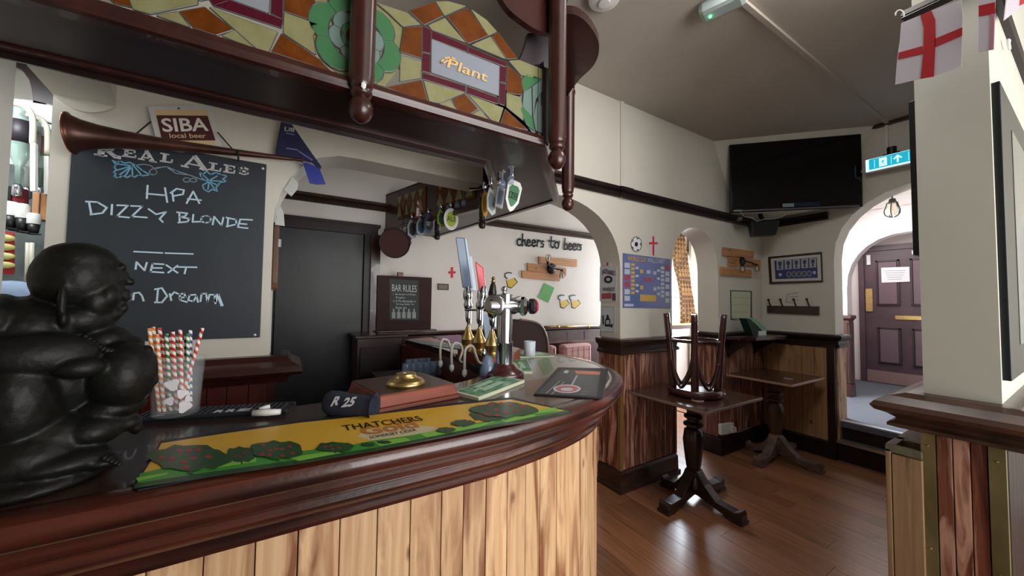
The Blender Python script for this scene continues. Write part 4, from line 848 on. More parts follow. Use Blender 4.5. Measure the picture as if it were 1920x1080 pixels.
def tree(cx,cy,rx,ry,n):
    TK[0]+=1; dz=TK[0]%3*.0006
    pts=[(cx+rx*math.cos(2*PI*i/22)*(1+.12*math.sin(i*5.1+cx)),cy+ry*math.sin(2*PI*i/22)*(1+.14*math.sin(i*3.7+cx))) for i in range(22)]
    flat('tree_print',pts,M_dgreen,Z1+.0018+dz,rn)
    flat('trunk_print',[(cx-rx*.06,cy),(cx+rx*.08,cy),(cx+rx*.10,cy+ry*1.25),(cx-rx*.02,cy+ry*1.25)],M_dgreen,Z1+.0015+dz,rn)
    put=[]; s=rx*.09
    for k in range(n*6):
        t=random.uniform(0,2*PI); r=random.uniform(.1,.8); ax,ay=cx+rx*r*math.cos(t),cy+ry*r*math.sin(t)
        if len(put)>=n or any(abs(ax-p)<s*2.3 and abs(ay-q)<s*1.5 for p,q in put): continue
        put.append((ax,ay))
        flat('apple_print',[(ax+s*math.cos(2*PI*i/8),ay+s*.55*math.sin(2*PI*i/8)) for i in range(8)],mat('apple red',(150,34,36),.4),Z1+.0021+dz,rn)
for a in ((355,858,75,24,9),(520,843,52,16,9),(452,852,30,14,3),(628,838,36,9,4),(945,768,60,14,12),(915,779,34,10,7),(868,793,22,6,3),(836,806,18,5,2),(720,829,14,3,0),(690,833,14,3,0)): tree(*a)
text('lettering','THATCHERS',PZ(645,808,Z1+.001),PZ(795,788,Z1+.001)-PZ(645,808,Z1+.001),PZ(640,798,Z1+.001)-PZ(645,808,Z1+.001),M_ink,rn,ext=.0003,bold=.01)
text('lettering','Gold',PZ(682,817,Z1+.001),PZ(788,801,Z1+.001)-PZ(682,817,Z1+.001),PZ(672,802,Z1+.001)-PZ(682,817,Z1+.001),M_goldt,rn,ext=.0003,bold=.03)
text('lettering','SOMERSET CIDER',PZ(694,823,Z1+.001),PZ(782,808,Z1+.001)-PZ(694,823,Z1+.001),PZ(692,818,Z1+.001)-PZ(694,823,Z1+.001),M_ink,rn,ext=.0003)
text('lettering','KEN PETS',PZ(330,903,Z1+.0015),PZ(384,896,Z1+.0015)-PZ(330,903,Z1+.0015),PZ(328,899,Z1+.0015)-PZ(330,903,Z1+.0015),M_lgreen,rn,ext=.0003) if False else None
# folded navy bar towel
tw=thing('bar_towel','folded navy blue bar towel with white printed letters','towel',PZ(655,770))
TA=PZ(625,757,1.128);TB=PZ(700,764,1.126); d=(TB-TA).normalized()
b=B(); prof=[(0,-.030),(.020,-.024),(.031,-.008),(.034,.01),(.030,.06),(.027,.10),(.030,.125),(.033,.128),(.026,.122),(.022,.09),(0,.085)]
b.lathe(TA,prof,28,d,sx=.85,sy=1.15)
for v in b.bm.verts:
    v.co+=Vector((0,0,.0025*math.sin(v.co.x*160)+.002*math.sin(v.co.y*210)))
    if v.co.z<1.101: v.co.z=1.101
obj('cloth',b,M_navy,tw,smooth=True)
for s_,w,tx in ((.018,.022,'R'),(.050,.034,'25')):
    q=TA+d*s_; cdir=(CP-q); cdir=(cdir-d*cdir.dot(d)).normalized(); vv=d.cross(cdir); vv=vv if vv.z>0 else -vv
    cc_=cdir*.0345+vv*.006
    text('lettering',tx,q+cc_-vv*.014,d*w+vv*.006,vv*.026+d*.008,M_wl,tw,ext=.0015,bold=.04)
# chestnut block with brass base
bw=thing('pump_base_block','polished chestnut block with moulded edges, a bare brass tap base on top','wooden block',(.35,1.27,ZC))
F=PZ(706,777);G=PZ(862,746); u=(G-F).normalized(); v=Vector((-u.y,u.x,0)); W_=(G-F).length; D_=.27; c0=F+u*W_/2+v*D_/2
def frus(i0,i1,z0,z1): return [c0+u*sx*(W_/2-i)+v*sy*(D_/2-i)+Vector((0,0,z)) for i,z in ((i0,z0),(i1,z1)) for sx,sy in ((-1,-1),(1,-1),(1,1),(-1,1))]
obj('plinth',B().hexa(frus(0,0,0,.012)),mat('rosy edge',(112,62,52),.45,spec=.3),bw,bevel=.003)
obj('body',B().hexa(frus(.003,.013,.012,.046)),M_block,bw,bevel=.004)
obj('top',B().hexa(frus(.014,.014,.046,.0475)),mat('dull top wood',(70,48,38),.35),bw)
bc=PZ(761,722,1.1475)
obj('brass_base',B().lathe(bc,[(0,0),(.056,0),(.060,.006),(.060,.011),(.050,.020),(.036,.025),(.031,.032),(.031,.038),(.024,.040),(.010,.039),(.008,.034),(0,.034)],32),M_brass,bw,auto=50)
# stacks of printed mats
M_mat=mat('mat card edge',(214,216,190),.6); M_mg=mat('mat green print',(52,110,84),.5,var=(120,170,130),scale=(40,40,40),vmix=.2); M_mp=mat('mat pale print',(176,206,178),.5)
def mats(q,h,label,grp,n):
    t=thing('beer_mat_stack',label,'bar mats',PZ(*q[0]),grp)
    for i in range(n): obj('mat',B().prism([PZ(a,c)+Vector((random.uniform(-.002,.002),random.uniform(-.002,.002),i*h/n)) for a,c in q],(0,0,h/n-.0006)),M_mat,t)
    z=ZC+h
    cx=sum(p[0] for p in q)/4; cy=sum(p[1] for p in q)/4-4
    Q=[PZ(a,c)+Vector((0,0,h)) for a,c in q]; cc=sum(Q,Vector())/4
    obj('print',B().prism([cc+(p-cc)*.92 for p in Q],(0,0,.0004)),M_mg,t)
    for (s,tt,k) in ((.3,.5,.2),(.68,.5,.24),(.5,.25,.10)):
        o=Q[0]+(Q[1]-Q[0])*s+(Q[3]-Q[0])*tt; obj('print',B().prism([o+(Q[1]-Q[0])*k*.5*x+(Q[3]-Q[0])*k*1.0*y+Vector((0,0,.0005)) for x,y in ((-1,-1),(1,-1),(1,1),(-1,1))],(0,0,.0004)),M_mp,t)
    return t
mats([(852,741),(897,752),(984,718),(930,709)],.012,'stack of green printed bar mats with pale edges beside the chestnut block','stacks of green bar mats',4)
mats([(962,701),(999,701),(989,677),(950,677)],.010,'small stack of green printed mats right behind the chrome tap column','stacks of green bar mats',3)
mats([(975,671),(1040,669),(1012,661),(960,662)],.006,'thin pale green mats under the white candle','stacks of green bar mats',2)
cd_=thing('pillar_candle','stubby white ribbed glass candle holder on pale green mats','candle',PZ(993,665,1.107))
cc=PZ(993,667,1.107); obj('holder',B().lathe(cc,[(0,0),(.030,0),(.032,.004),(.0335,.084),(.031,.085),(.029,.010),(0,.010)],24),mat('white ribbed glass',(196,208,214),.35),cd_,smooth=True)
obj('wax',B().lathe(cc+Vector((0,0,.012)),[(0,0),(.028,0),(.029,.050),(0,.050)],20),M_white,cd_,smooth=True)
# black bar mat
bm_=thing('rubber_bar_mat','black rubber bar mat with orange stripe and round white crest near the bar end','bar mat',PZ(1070,725))
obj('rubber',B().prism([PZ(*p) for p in ((1000,741),(1130,749),(1140,692),(1046,690))],(0,0,.004)),M_rub,bm_,bevel=.0015)
zz=1.105
flat('print',[(1008,738),(1118,744),(1126,696),(1052,693)],mat('charcoal print',(34,42,52),.4),zz,bm_)
flat('orange_stripe',[(1080,701),(1124,703),(1126,697),(1078,695)],mat('orange print',(196,98,60),.4),zz+.0004,bm_)
flat('pale_blob',[(1056,699),(1064,700),(1067,695),(1060,694)],M_wl,zz+.0004,bm_)
def ring(cx,cy,rx,ry,z,m,par,nm='crest'): flat(nm,[(cx+rx*math.cos(2*PI*i/20),cy+ry*math.sin(2*PI*i/20)) for i in range(20)],m,z,par)
ring(1063,729,26,8,zz+.0004,M_wl,bm_); ring(1063,729,21,6,zz+.0007,mat('crest red',(176,92,84),.4),bm_); ring(1063,730,12,3,zz+.001,M_wl,bm_)
obj('print_lines',ribbons([[(1024,738),(1050,714)],[(1034,740),(1058,716)],[.006,(1072,722),(1082,704)],[(1092,734),(1104,735)],[(1090,738),(1100,739)]],.003,lambda a,c:PZ(a,c,zz),off=.0005),mat('pale grey print',(180,184,190),.5),bm_)
# chrome tap column
tc=PZ(945,704); tf=thing('tap_column','tall chrome lager tap column on a flared burgundy base','beer tap',tc)
obj('base',B().lathe(tc,[(0,0),(.086,0),(.088,.010),(.082,.022),(.060,.034),(.048,.048),(.040,.054),(0,.054)],32),mat('burgundy base',(66,30,30),.25,coat=.5),tf,auto=50)
obj('column',B().lathe(tc+Vector((0,0,.05)),[(.036,0),(.036,.085),(.0375,.087),(.0375,.095),(.034,.097),(.034,.30)],32),M_chrome,tf,auto=40)
hz=P(945,574,'y',tc.y).z; hc=Vector((tc.x,tc.y,hz)); hr=Vector((RT.x,RT.y,0)).normalized(); hb=Vector((FW.x,FW.y,0)).normalized()
hr=(hr*.9+hb*.35).normalized()
obj('barrel',B().lathe(hc-hr*.075,[(.034,0),(.036,.01),(.036,.12),(.030,.13),(.030,.16)],28,hr),M_chrome,tf,auto=40)
dc=PN(927,572,hc-hb*.04,hb); obj('badge',B().lathe(dc+hb*.03,[(.026,0),(.040,.006),(.044,.020),(.043,.030),(.040,.032),(0,.033)],28,-hb),M_steel,tf,auto=40)
obj('badge_rim',B().lathe(dc+hb*.008,[(.040,0),(.0445,.002),(.0445,.012),(.040,.014)],28,-hb),M_chrome,tf,smooth=True)
k1=hc+hr*.07; obj('knob',B().lathe(k1,[(.030,0),(.042,.008),(.042,.022),(.030,.034),(.0,.036)],8,(hr-hb*.5)),M_chrome,tf)
k2=hc+hr*.115; obj('end_cap',B().lathe(k2,[(.026,0),(.036,.008),(.036,.02),(.022,.028),(0,.028)],10,hr),mat('dark end cap',(60,56,60),.25,metal=.5),tf)
obj('red_handle',B().lathe(k2+hr*.02-hb*.005,[(.012,0),(.034,.004),(.030,.014),(.012,.020),(0,.02)],7,hr),mat('red crystal knob',(176,60,72),.2),tf)
fz=P(941,548,'y',tc.y); obj('finial',B().lathe(Vector((tc.x-.004,tc.y,hz+.030)),[(.022,0),(.028,.006),(.024,.018),(.010,.026),(.008,.032),(.013,.040),(.013,.048),(.006,.056),(0,.057)],18),M_chrome,tf,auto=50)
obj('lever',B().tube([hc+hr*.03+Vector((0,0,.03)),hc+hr*.075+Vector((0,0,.045))],.003,6),M_steel,tf)
# beer engines on their wooden housing
eh=thing('pump_housing','polished brown wooden housing carrying three brass handpump bases','pump housing',PZ(905,690,1.10))
HZ=1.150
hq=[PZ(858,655,HZ),PZ(911,671,HZ),PZ(955,668,HZ),PZ(975,655,HZ),PZ(905,640,HZ)]
obj('top',B().prism(hq,(0,0,.006)),mat('housing top wood',(128,84,58),.3,coat=.3),eh)
obj('body',B().prism([Vector((p.x,p.y,ZC)) for p in hq],(0,0,.049)),M_block,eh,bevel=.003)
eng=(('left beer engine with tall slate blue pump handle',877,652,863,446,'blue'),('middle beer engine with red slanted pump handle',898,659,898,490,'red'),('right beer engine with short black handle tipped in brass',922,666,925,525,'black'))
for l,bx,by,tx,ty,kind in eng:
    c=PZ(bx,by,HZ+.006); t=thing('beer_engine',l,'beer pump',c,'hand pumps on the wooden housing')
    k=1.05
    obj('brass_base',B().lathe(c,[(0,0),(.040*k,0),(.041*k,.006),(.032*k,.010),(.029*k,.016),(.033*k,.024),(.034*k,.045),(.036*k,.048),(.034*k,.053),(.034*k,.060),(.024*k,.078),(.017*k,.094),(.013*k,.112),(.010*k,.122),(0,.122)],22),M_brass,t,auto=50)
    g=c+Vector((0,0,.12)); y=c.y
    jz=P(bx,575 if kind!='black' else 590,'y',y).z; j=Vector((c.x,c.y,jz))
    top=P(tx,ty,'y',y-.01); jn=P({'blue':876,'red':905,'black':923}[kind],{'blue':540,'red':545,'black':560}[kind],'y',y)
    obj('shaft',B().lathe(g,[(.006,0),(.006,.02),(.013,.03),(.016,.05),(.016,max(.06,jz-g.z-.02)),(.010,max(.07,jz-g.z))],16),M_chrome,t,auto=40)
    obj('slide',B().obox(g+Vector((.012,0,.06)),(.006,0,0),(0,.012,0),(0,0,.045)),M_steel,t,bevel=.003)
    obj('ferrule',B().lathe(j-Vector((0,0,.02)),[(.012,0),(.022,.014),(.025,.034),(.018,.050),(.025,.070),(.026,.095),(.018,.122),(.014,.135)],18,(jn-j)+Vector((0,0,.03))),M_chrome,t,auto=50)
    d=(top-jn)
    if kind=='black':
        obj('handle',B().lathe(jn-d.normalized()*.02,[(.012,0),(.020,.02),(.021,.05),(.014,.085),(.008,.10)],18,d),M_black,t,smooth=True)
        obj('tip',B().lathe(jn+d.normalized()*.078,[(.008,0),(.012,.006),(.007,.014),(.010,.022),(.005,.030),(0,.031)],14,d),M_brass,t,auto=50)
    else:
        w=.026 if kind=='blue' else .020
        side=hr*w; dep=hb*.012
        b=B().obox(jn+d*.5,side,dep,d*.5)
        if kind=='red':
            for v in b.bm.verts:
                if (v.co-jn).dot(d.normalized())>d.length*.8 and (v.co-jn-d*.5).dot(hr)>0: v.co-=d.normalized()*.035
        obj('handle',b,mat('slate blue handle',(92,116,146),.3) if kind=='blue' else mat('bright red handle',(206,34,48),.3),t,bevel=.005)
        if kind=='blue':
            obj('handle_front',B().obox(jn+d*.5+hr*(w+.006),hr*.006,dep*1.05,d*.49),mat('pale handle edge',(176,190,206),.3),t,bevel=.002)
            q=P(881,480,'y',y+.05); j2=P(889,545,'y',y+.05); obj('rear_handle',B().obox((q+j2)/2,hr*.013,hb*.01,(q-j2)/2),mat('pale blue handle',(184,196,214),.35),t,bevel=.004)
obj('cross_bar',B().cyl(P(872,581,'y',1.85),P(915,582,'y',1.75),.006,n=10),M_chrome,eh)
obj('back_plate',B().prism([P(a,c,'y',1.95) for a,c in ((905,590),(926,590),(924,640),(912,652))],(0,.01,0)),mat('blue grey plate',(98,110,124),.3,metal=.4),eh)
# swan necks
for i,(x0,yb,xt,yt,x1,y1,l) in enumerate(((826,684,832,636,843,664,'leftmost'),(847,692,855,643,856,676,'middle'),(871,702,880,650,888,668,'rightmost'))):
    y=[1.78,1.66,1.54][i]; t=thing('swan_neck_tap',f'{l} of three white swan neck beer spouts hanging inside the bar','beer spout',P(x0,yb,'y',y),'swan neck spouts on the inner bar side')
    pts=[P(x0,yb-8,'y',y),P(x0+(-.5),(yb+yt)/2,'y',y),P(x0+.5,yt+8,'y',y),P((x0+xt)/2+1,yt+1,'y',y),P(xt+1,yt,'y',y),P(xt+8,yt+3,'y',y),P(xt+12,yt+14,'y',y),P(x1+6,y1-2,'y',y),P(x1+10,y1+4,'y',y+.03)] if i<2 else [P(x0,yb-8,'y',y),P(x0,(yb+yt)/2,'y',y),P(x0+1,yt+8,'y',y),P(x0+5,yt+1,'y',y),P(x0+11,yt-2,'y',y),P(x0+17,yt+2,'y',y),P(x0+20,yt+12,'y',y),P(x0+26,yt+28,'y',y),P(x0+34,yt+32,'y',y+.02)]
    obj('tube',B().tube(smooth_path(pts,4),.0062,10),mat('off white tube',(200,196,186),.25),t,smooth=True)
    c=P(x0,yb,'y',y); obj('sparkler',B().lathe(c-Vector((0,0,.014)),[(.002,0),(.010,.010),(.012,.020),(.010,.034),(.006,.036)],12),M_white,t,auto=40)
    obj('collar',B().ball(pts[-1],.010,2),M_chrome,t,smooth=True)
jg=thing('glass_jug','small clear glass measure standing against the tap base','glass',PZ(915,706))
obj('glass',B().lathe(PZ(914,705),[(0,0),(.036,0),(.034,.02),(.024,.07),(.012,.088),(.010,.088),(.021,.06),(.030,.01),(0,.008)],20),M_glass2,jg,smooth=True)
obj('spout',B().lathe(PZ(908,705)+Vector((-.004,0,.085)),[(.008,0),(.012,.012),(.008,.03),(0,.032)],12),M_chrome,jg,smooth=True)
# tumblers stored inside the bar
k=0
for j,(py,y) in enumerate(((706,2.25),(696,2.40))):
    for i in range(6 if j==0 else 5):
        px=762+i*12.5+j*5; c=P(px,py,'y',y); k+=1
        t=thing('tumbler',f"{('leftmost','second','third','fourth','fifth','sixth')[i]} upturned tumbler from the left in the {('front','back')[j]} row inside the bar",'glass',c,'tumblers stored inside the bar')
        obj('wall',B().lathe(c,[(.030,0),(.031,.004),(.026,.085),(.024,.09),(.0,.09),(0,.086),(.022,.084),(.028,.004)],14),M_glass2,t,smooth=True)
sh=thing('glass_shelf','dark shelf inside the bar carrying upturned tumblers','shelf',P(790,712,'y',2.3))
z0=P(790,706,'y',2.25).z
for k_,o in enumerate([o for o in list(COL.objects) if o.name.startswith('tumbler')]): o.location.z=z0
obj('board',B().box((.45,2.12,z0-.025),(.80,2.55,z0-.001)),M_blackwood,sh)
obj('support',B().box((.46,2.14,0),(.79,2.53,z0-.025)),M_dark,sh)
# papers on the far counter
t=thing('pink_leaflet','pale pink leaflet lying on the far bar top','leaflet',PZ(790,640)); flat('sheet',[(765,636),(808,633),(832,641),(795,644)],mat('pink paper',(206,160,150),.5),ZC,t,.002)
t=thing('purple_runner','purple and magenta bar runner lying on the far bar top','bar runner',PZ(845,637)); flat('sheet',[(812,631),(860,628),(900,640),(838,643)],mat('purple print',(104,48,128),.4,var=(150,60,120),scale=(20,20,20),vmix=.2),ZC,t,.003)
t=thing('long_beer_towel','pale grey printed towel along the inner edge of the far bar top','bar towel',PZ(820,645)); flat('sheet',[(758,637),(790,645),(838,652),(868,656),(872,650),(800,640)],mat('grey towel',(160,170,172),.6,var=(120,136,140),scale=(50,50,50)),ZC,t,.003)
# ================================================================== THINGS ON THE ARCH WALL
def quad(name,q,ax,v,th,m,par,**k): return poly(name,q,ax,v,th,m,par,**k)
YW=1.9405; XR=2.1415
wc=thing('football_wallchart','blue World Cup wallchart with rows of pale fixture boxes on the arch wall','poster',P(1212,577,'y',YW))
c6=lambda a,c:(1100+a/4,400+c/4)
quad('sheet',[c6(270,298),c6(628,345),c6(628,712),c6(270,708)],'y',YW,-.002,mat('chart blue',(84,100,158),.35,var=(120,128,176),scale=(3,3,3)),wc)
M_cy=mat('chart gold',(206,170,84),.5);M_cw=mat('chart pale',(188,196,210),.5);M_cr=mat('chart red',(170,70,90),.5)
YQ=YW-.0025
def cq(x0,y0,x1,y1,m,nm='panel'): 
    quad(nm,[c6(x0,y0),c6(x1,y0+(x1-x0)*.06),c6(x1,y1+(x1-x0)*.03),c6(x0,y1)],'y',YQ,-.0006,m,wc)
ptext('lettering','WORLD CUP',c6(305,352),c6(445,366),c6(305,318),'y',YQ-.001,M_cy,wc,bold=.02)
ptext('lettering','WALLCHART',c6(455,368),c6(585,380),c6(455,332),'y',YQ-.001,M_cw,wc,bold=.01)
for i,y in enumerate((370,418,462,515,568,618)): cq(284,y,324,y+38,M_cr if i in(2,3) else M_cw); cq(590,y+18,620,y+52,M_cw if i else M_cr)
for y in (375,405,435,465,495,525,555,585): cq(333,y,360,y+20,M_cy if y%60 else M_cw); cq(556,y+24,582,y+44,M_cw)
for y in (400,460,530,575): cq(366,y,390,y+18,M_cw); cq(528,y+20,550,y+38,M_cw)
for y in (420,540): cq(400,y,424,y+30,M_cy); cq(500,y+14,522,y+40,M_cw)
cq(450,425,478,452,M_cw);cq(430,482,456,512,M_cr);cq(462,484,488,512,M_cr);cq(400,608,520,658,M_cy)
ptext('lettering','CORAL',c6(282,698),c6(350,698),c6(282,680),'y',YQ-.001,M_cw,wc) if False else obj('footer_strip',B().prism([P(*c6(a,c),'y',YQ) for a,c in ((282,678),(352,680),(352,698),(282,698))],(0,-.0006,0)),M_cw,wc)
# reveal posters
tt=thing('whiskey_poster','white and red JACK DANIEL\'S whiskey tin sign on the arch reveal','poster',P(1141,565,'x',XR))
r6=lambda L:[(1100+a/4,400+c/4) for a,c in L]
poly('sheet',r6([(100,400),(228,400),(222,660),(98,660)]),'x',XR,-.002,mat('sign white',(206,208,212),.4),tt)
M_plumi=mat('plum ink',(96,60,84),.5); M_redi=mat('muted red ink',(170,76,88),.5); XQ=XR-.0026
ptext('lettering','JACK',(1129,517),(1139,514),(1129,506),'x',XQ,M_plumi,tt,bold=.03)
ptext('lettering','DANIEL\'S',(1139,514),(1154,517),(1139,505),'x',XQ,M_plumi,tt,bold=.03)
obj('crest',B().prism([P(1140.5+8*math.cos(t),524+7*math.sin(t),'x',XQ) for t in [2*PI*i/16 for i in range(16)]],(-.0008,0,0)),M_ink,tt)
obj('crest_centre',B().prism([P(1140.5+4*math.cos(t),524+3.4*math.sin(t),'x',XQ-.0008) for t in [2*PI*i/12 for i in range(12)]],(-.0008,0,0)),M_cw,tt)
ptext('lettering','WHISKEY',(1130,546),(1153,546),(1130,539),'x',XQ,M_plumi,tt,bold=.02)
poly('ribbon',r6([(112,602),(185,596),(188,640),(112,642)]),'x',XQ,-.0006,M_redi,tt)
poly('bottle_print',r6([(192,600),(216,600),(218,655),(192,655)]),'x',XQ-.0005,-.0006,M_plumi,tt)
tt=thing('bottle_poster','small white tin sign with black bottle drawing, lowest on the arch reveal','poster',P(1140,624,'x',XR))
poly('sheet',r6([(110,695),(212,700),(208,893),(100,885)]),'x',XR,-.002,mat('sign pale',(200,206,212),.4),tt)
obj('border',ribbons([r6([(113,698),(209,703),(205,890),(104,882),(113,698)])],.003,lambda a,c:P(a,c,'x',XQ)),mat('sign edge grey',(130,150,170),.5),tt)
for L in ([(148,785),(152,760),(162,760),(168,785),(178,800),(176,850),(136,848),(138,800)],[(118,765),(128,765),(130,835),(120,834)],[(180,835),(196,828),(194,856),(176,854)]): poly('bottle_print',r6(L),'x',XQ,-.0006,M_ink,tt)
poly('bottle_label',r6([(146,800),(170,800),(170,832),(146,832)]),'x',XQ-.0007,-.0006,M_cw,tt)
def shirt(name,label,ax,v,cx,cy,s,sh=0):
    t=thing(name,label,'wall sticker',P(cx,cy+s,ax,v)); d=-1
    L=[(-.5,-.75),(-.2,-.9),(.2,-.9),(.5,-.75),(1,-.2),(.75,.0),(.55,-.25),(.5,1),(-.5,1),(-.55,-.25),(-.8,.05),(-1,-.2)]
    q=lambda L:[(cx+a*s*.75,cy+c*s+a*s*sh) for a,c in L]
    poly('sticker',q(L),ax,v,-.0015,mat('sticker white',(214,208,214),.5),t)
    poly('cross',q([(-.12,-.9),(.12,-.9),(.12,1),(-.12,1)]),ax,v-.0018,-.0008,M_crossred2,t)
    poly('cross',q([(-.55,-.32),(.55,-.32),(.55,-.1),(-.55,-.1)]),ax,v-.0028,-.0008,M_crossred2,t)
shirt('shirt_sticker','white football shirt sticker with red cross above the whiskey tin sign','x',XR,1139,479,19)
shirt('shirt_sticker','white football shirt sticker with red cross above the blue wallchart','y',YW,1225,460,19)
fb=thing('football_sticker','black and white football sticker above the wallchart','wall sticker',P(1193,472,'y',YW))
cir=lambda cx,cy,rx,ry,n=20:[(cx+rx*math.cos(2*PI*i/n),cy+ry*math.sin(2*PI*i/n)) for i in range(n)]
poly('outline',cir(1193,458,10.5,14.5),'y',YW,-.001,M_ink,fb); poly('ball',cir(1193,458,9.4,13.2),'y',YW-.0012,-.001,M_paper,fb)
poly('patch',cir(1193,458,3.6,5,5),'y',YW-.0024,-.0008,M_ink,fb)
for t in range(5):
    a=t*2*PI/5-PI/2+.3; poly('patch',[(1193+9.2*math.cos(a+e)*k,458+12.8*math.sin(a+e)*k) for e,k in ((-.30,1),(.30,1),(.12,.78),(-.12,.78))],'y',YW-.0024,-.0008,M_ink,fb)
# plank and bulb wall lamps
M_lw=wood('lamp plank wood',(196,142,92),(170,112,66),(112,66,36),'x',.5,.35,rand=.1)
def bulb(par,c,s,up=False,axis=None):
    ax=Vector(axis) if axis else Vector((0,0,1 if up else -1))
    sk=obj('bulb_holder',B().lathe(c,[(s*.3,0),(s*.55,.1*s),(s*.75,.9*s),(s*.95,1.1*s),(0,1.1*s)],16,ax),M_black,par,auto=40)
    c2=c+ax*s*1.0
    obj('bulb',B().lathe(c2,[(s*.4,0),(s*.55,s*.5),(s*1.05,s*1.7),(s*1.1,s*2.2),(s*.8,s*2.9),(0,s*3.15)],18,ax),M_bulb,sk,smooth=True)
    obj('filament',B().tube([c2+ax*s*.5+Vector((s*.1,0,0)),c2+ax*s*2.2+Vector((s*.25,0,0)),c2+ax*s*2.2-Vector((s*.25,0,0)),c2+ax*s*.5-Vector((s*.1,0,0))],s*.05,5),mat('filament',(210,160,90),.4),sk)
    q=ax.to_track_quat('Z','Y')
    for i in range(5):
        a=2*PI*i/5; e=lambda r,z:c2+q@Vector((r*math.cos(a),r*math.sin(a),z))
        obj('cage_wire',B().tube(smooth_path([e(s*.9,0),e(s*1.15,s*1.0),e(s*1.45,s*2.1),e(s*1.2,s*3.1),e(s*.3,s*3.6)],3),s*.11,5),M_black,sk)
lw=thing('plank_wall_lamp','three plank wooden wall light with two caged bulbs right of the narrow arch','wall lamp',P(1390,530,'y',1.9))
for L in ([(1015,255),(1240,285),(1238,335),(1015,318)],[(1055,325),(1290,352),(1290,408),(1055,396)],[(1000,400),(1225,428),(1222,482),(1000,464)]): poly('plank',[c6(*p) for p in L],'y',1.94,-.02,M_lw,lw,bevel=.002)
c=P(1391,490,'y',1.918); obj('rose',B().lathe(c,[(.045,0),(.046,.008),(.030,.022),(.012,.03),(0,.03)],20,(0,-1,0)),M_black,lw,auto=40)
c2=P(1419,497,'y',1.86); obj('arm',B().tube([c+Vector((0,-.03,0)),(c+c2)/2+Vector((0,-.02,.004)),c2],.008,8),M_black,lw)
bulb(lw,P(1392,498,'y',1.86)+Vector((0,0,.012)),.017); bulb(lw,c2+Vector((0,0,.010)),.017)
YF=3.449
lw=thing('plank_wall_lamp','three plank wooden wall light with two bulbs under the cheers to beers lettering','wall lamp',P(1030,530,'y',3.42))
c4=lambda a,c:(690+a/4,420+c/4)
for L in ([(1275,245),(1560,268),(1560,322),(1275,297)],[(1190,292),(1480,330),(1480,388),(1190,350)],[(1147,348),(1440,382),(1432,430),(1150,405)]): poly('plank',[c4(*p) for p in L],'y',YF,-.02,M_lw,lw,bevel=.002)
c=P(*c4(1375,335),'y',3.425); obj('rose',B().lathe(c,[(.065,0),(.066,.010),(.045,.03),(.02,.04),(0,.04)],20,(0,-1,0)),M_black,lw,auto=40)
a1=P(*c4(1350,300),'y',3.36);a2=P(*c4(1455,345),'y',3.36)
obj('arm',B().tube([c+Vector((0,-.03,0)),a1],.009,8),M_black,lw); obj('arm',B().tube([c+Vector((0,-.03,0)),a2],.009,8),M_black,lw)
bulb(lw,a1,.024,True); bulb(lw,a2+Vector((0,0,.01)),.024)
# lettering cheers to beers
cl=thing('wall_lettering','black cut out script lettering reading cheers to beers','lettering',P(1028,470,'y',3.44))
PF=lambda a,c:P(690+a/4,420+c/4,'y',3.442)
def let(*ls): obj('letter',ribbons([[.020]+list(l) for l in ls],.02,PF,off=.003),M_ink,cl)
def arcp(cx,cy,rx,ry,a0,a1,n=9): return [(cx+rx*math.cos(a0+(a1-a0)*i/n),cy-ry*math.sin(a0+(a1-a0)*i/n)) for i in range(n+1)]
def E_(cx,cy): return [(cx-14,cy+4),(cx+8,cy-6)]+arcp(cx,cy,13,24,.4,5.3)
let(arcp(1135,137,17,24,.9,5.3)+[(1160,160)])
let([(1160,75),(1155,165)],[(1155,140),(1166,120),(1176,122),(1178,155),(1190,165)])
let(E_(1205,142)+[(1225,158)]); let(E_(1243,144)+[(1262,160)])
let([(1270,120),(1268,168)],[(1268,140),(1282,122),(1294,130)])
let([(1318,132),(1306,128),(1302,142),(1316,155),(1312,172),(1294,172)])
let([(1376,95),(1370,160),(1382,178),(1396,172)],[(1352,128),(1402,128)]); let(arcp(1415,158,15,24,0,6.28,14)+[(1435,130)])
let([(1478,108),(1470,190)],[(1472,160),(1488,148),(1498,165),(1492,188),(1472,190)])
let(E_(1515,170)+[(1532,185)]); let(E_(1548,172)+[(1562,186)])
let([(1570,150),(1568,195)],[(1568,168),(1578,152),(1586,158)]); let([(1602,158),(1590,156),(1588,168),(1598,178),(1594,194),(1578,194)])
# mugs, paper, frame, cross
M_mug=mat('sticker yellow',(212,180,60),.5)
for cx,cy,l in ((957,526,'yellow beer mug sticker left of the plank lamp'),(1056,566,'yellow beer mug sticker, left one of the low pair'),(1077,566,'yellow beer mug sticker, right one of the low pair')):
    t=thing('mug_sticker',l,'wall sticker',P(cx,cy+12,'y',3.44),'beer mug stickers')
    k=1.15 if cx<1000 else 1
    q=lambda L:[(cx+a*k,cy+c*k) for a,c in L]
    poly('outline',q([(-7,-1),(6,-6),(12,3),(1,13),(-5,11)]),'y',YF,-.003,M_ink,t)
    poly('beer',q([(-6,0),(5,-4.5),(10.5,3),(1,11.5),(-4,9.5)]),'y',YF-.0035,-.002,M_mug,t)
    poly('foam',q([(-8,-8),(0,-13),(8,-8),(6,-4),(-6,1)]),'y',YF-.001,-.003,M_paper,t)
    obj('handle',ribbons([q([(-5,-3),(-9,-6),(-9,-11),(-4,-13),(2,-12)])],.012,lambda a,c:P(a,c,'y',YF-.004)),M_ink,t)
t=thing('green_notice','crooked green paper stuck on the wall under the plank lamp','notice',P(1020,568,'y',3.44)); poly('sheet',[c4(1322,442),c4(1398,478),c4(1352,590),c4(1270,548)],'y',YF,-.003,mat('green paper',(104,172,92),.6,var=(80,150,72),scale=(4,4,4)),t)
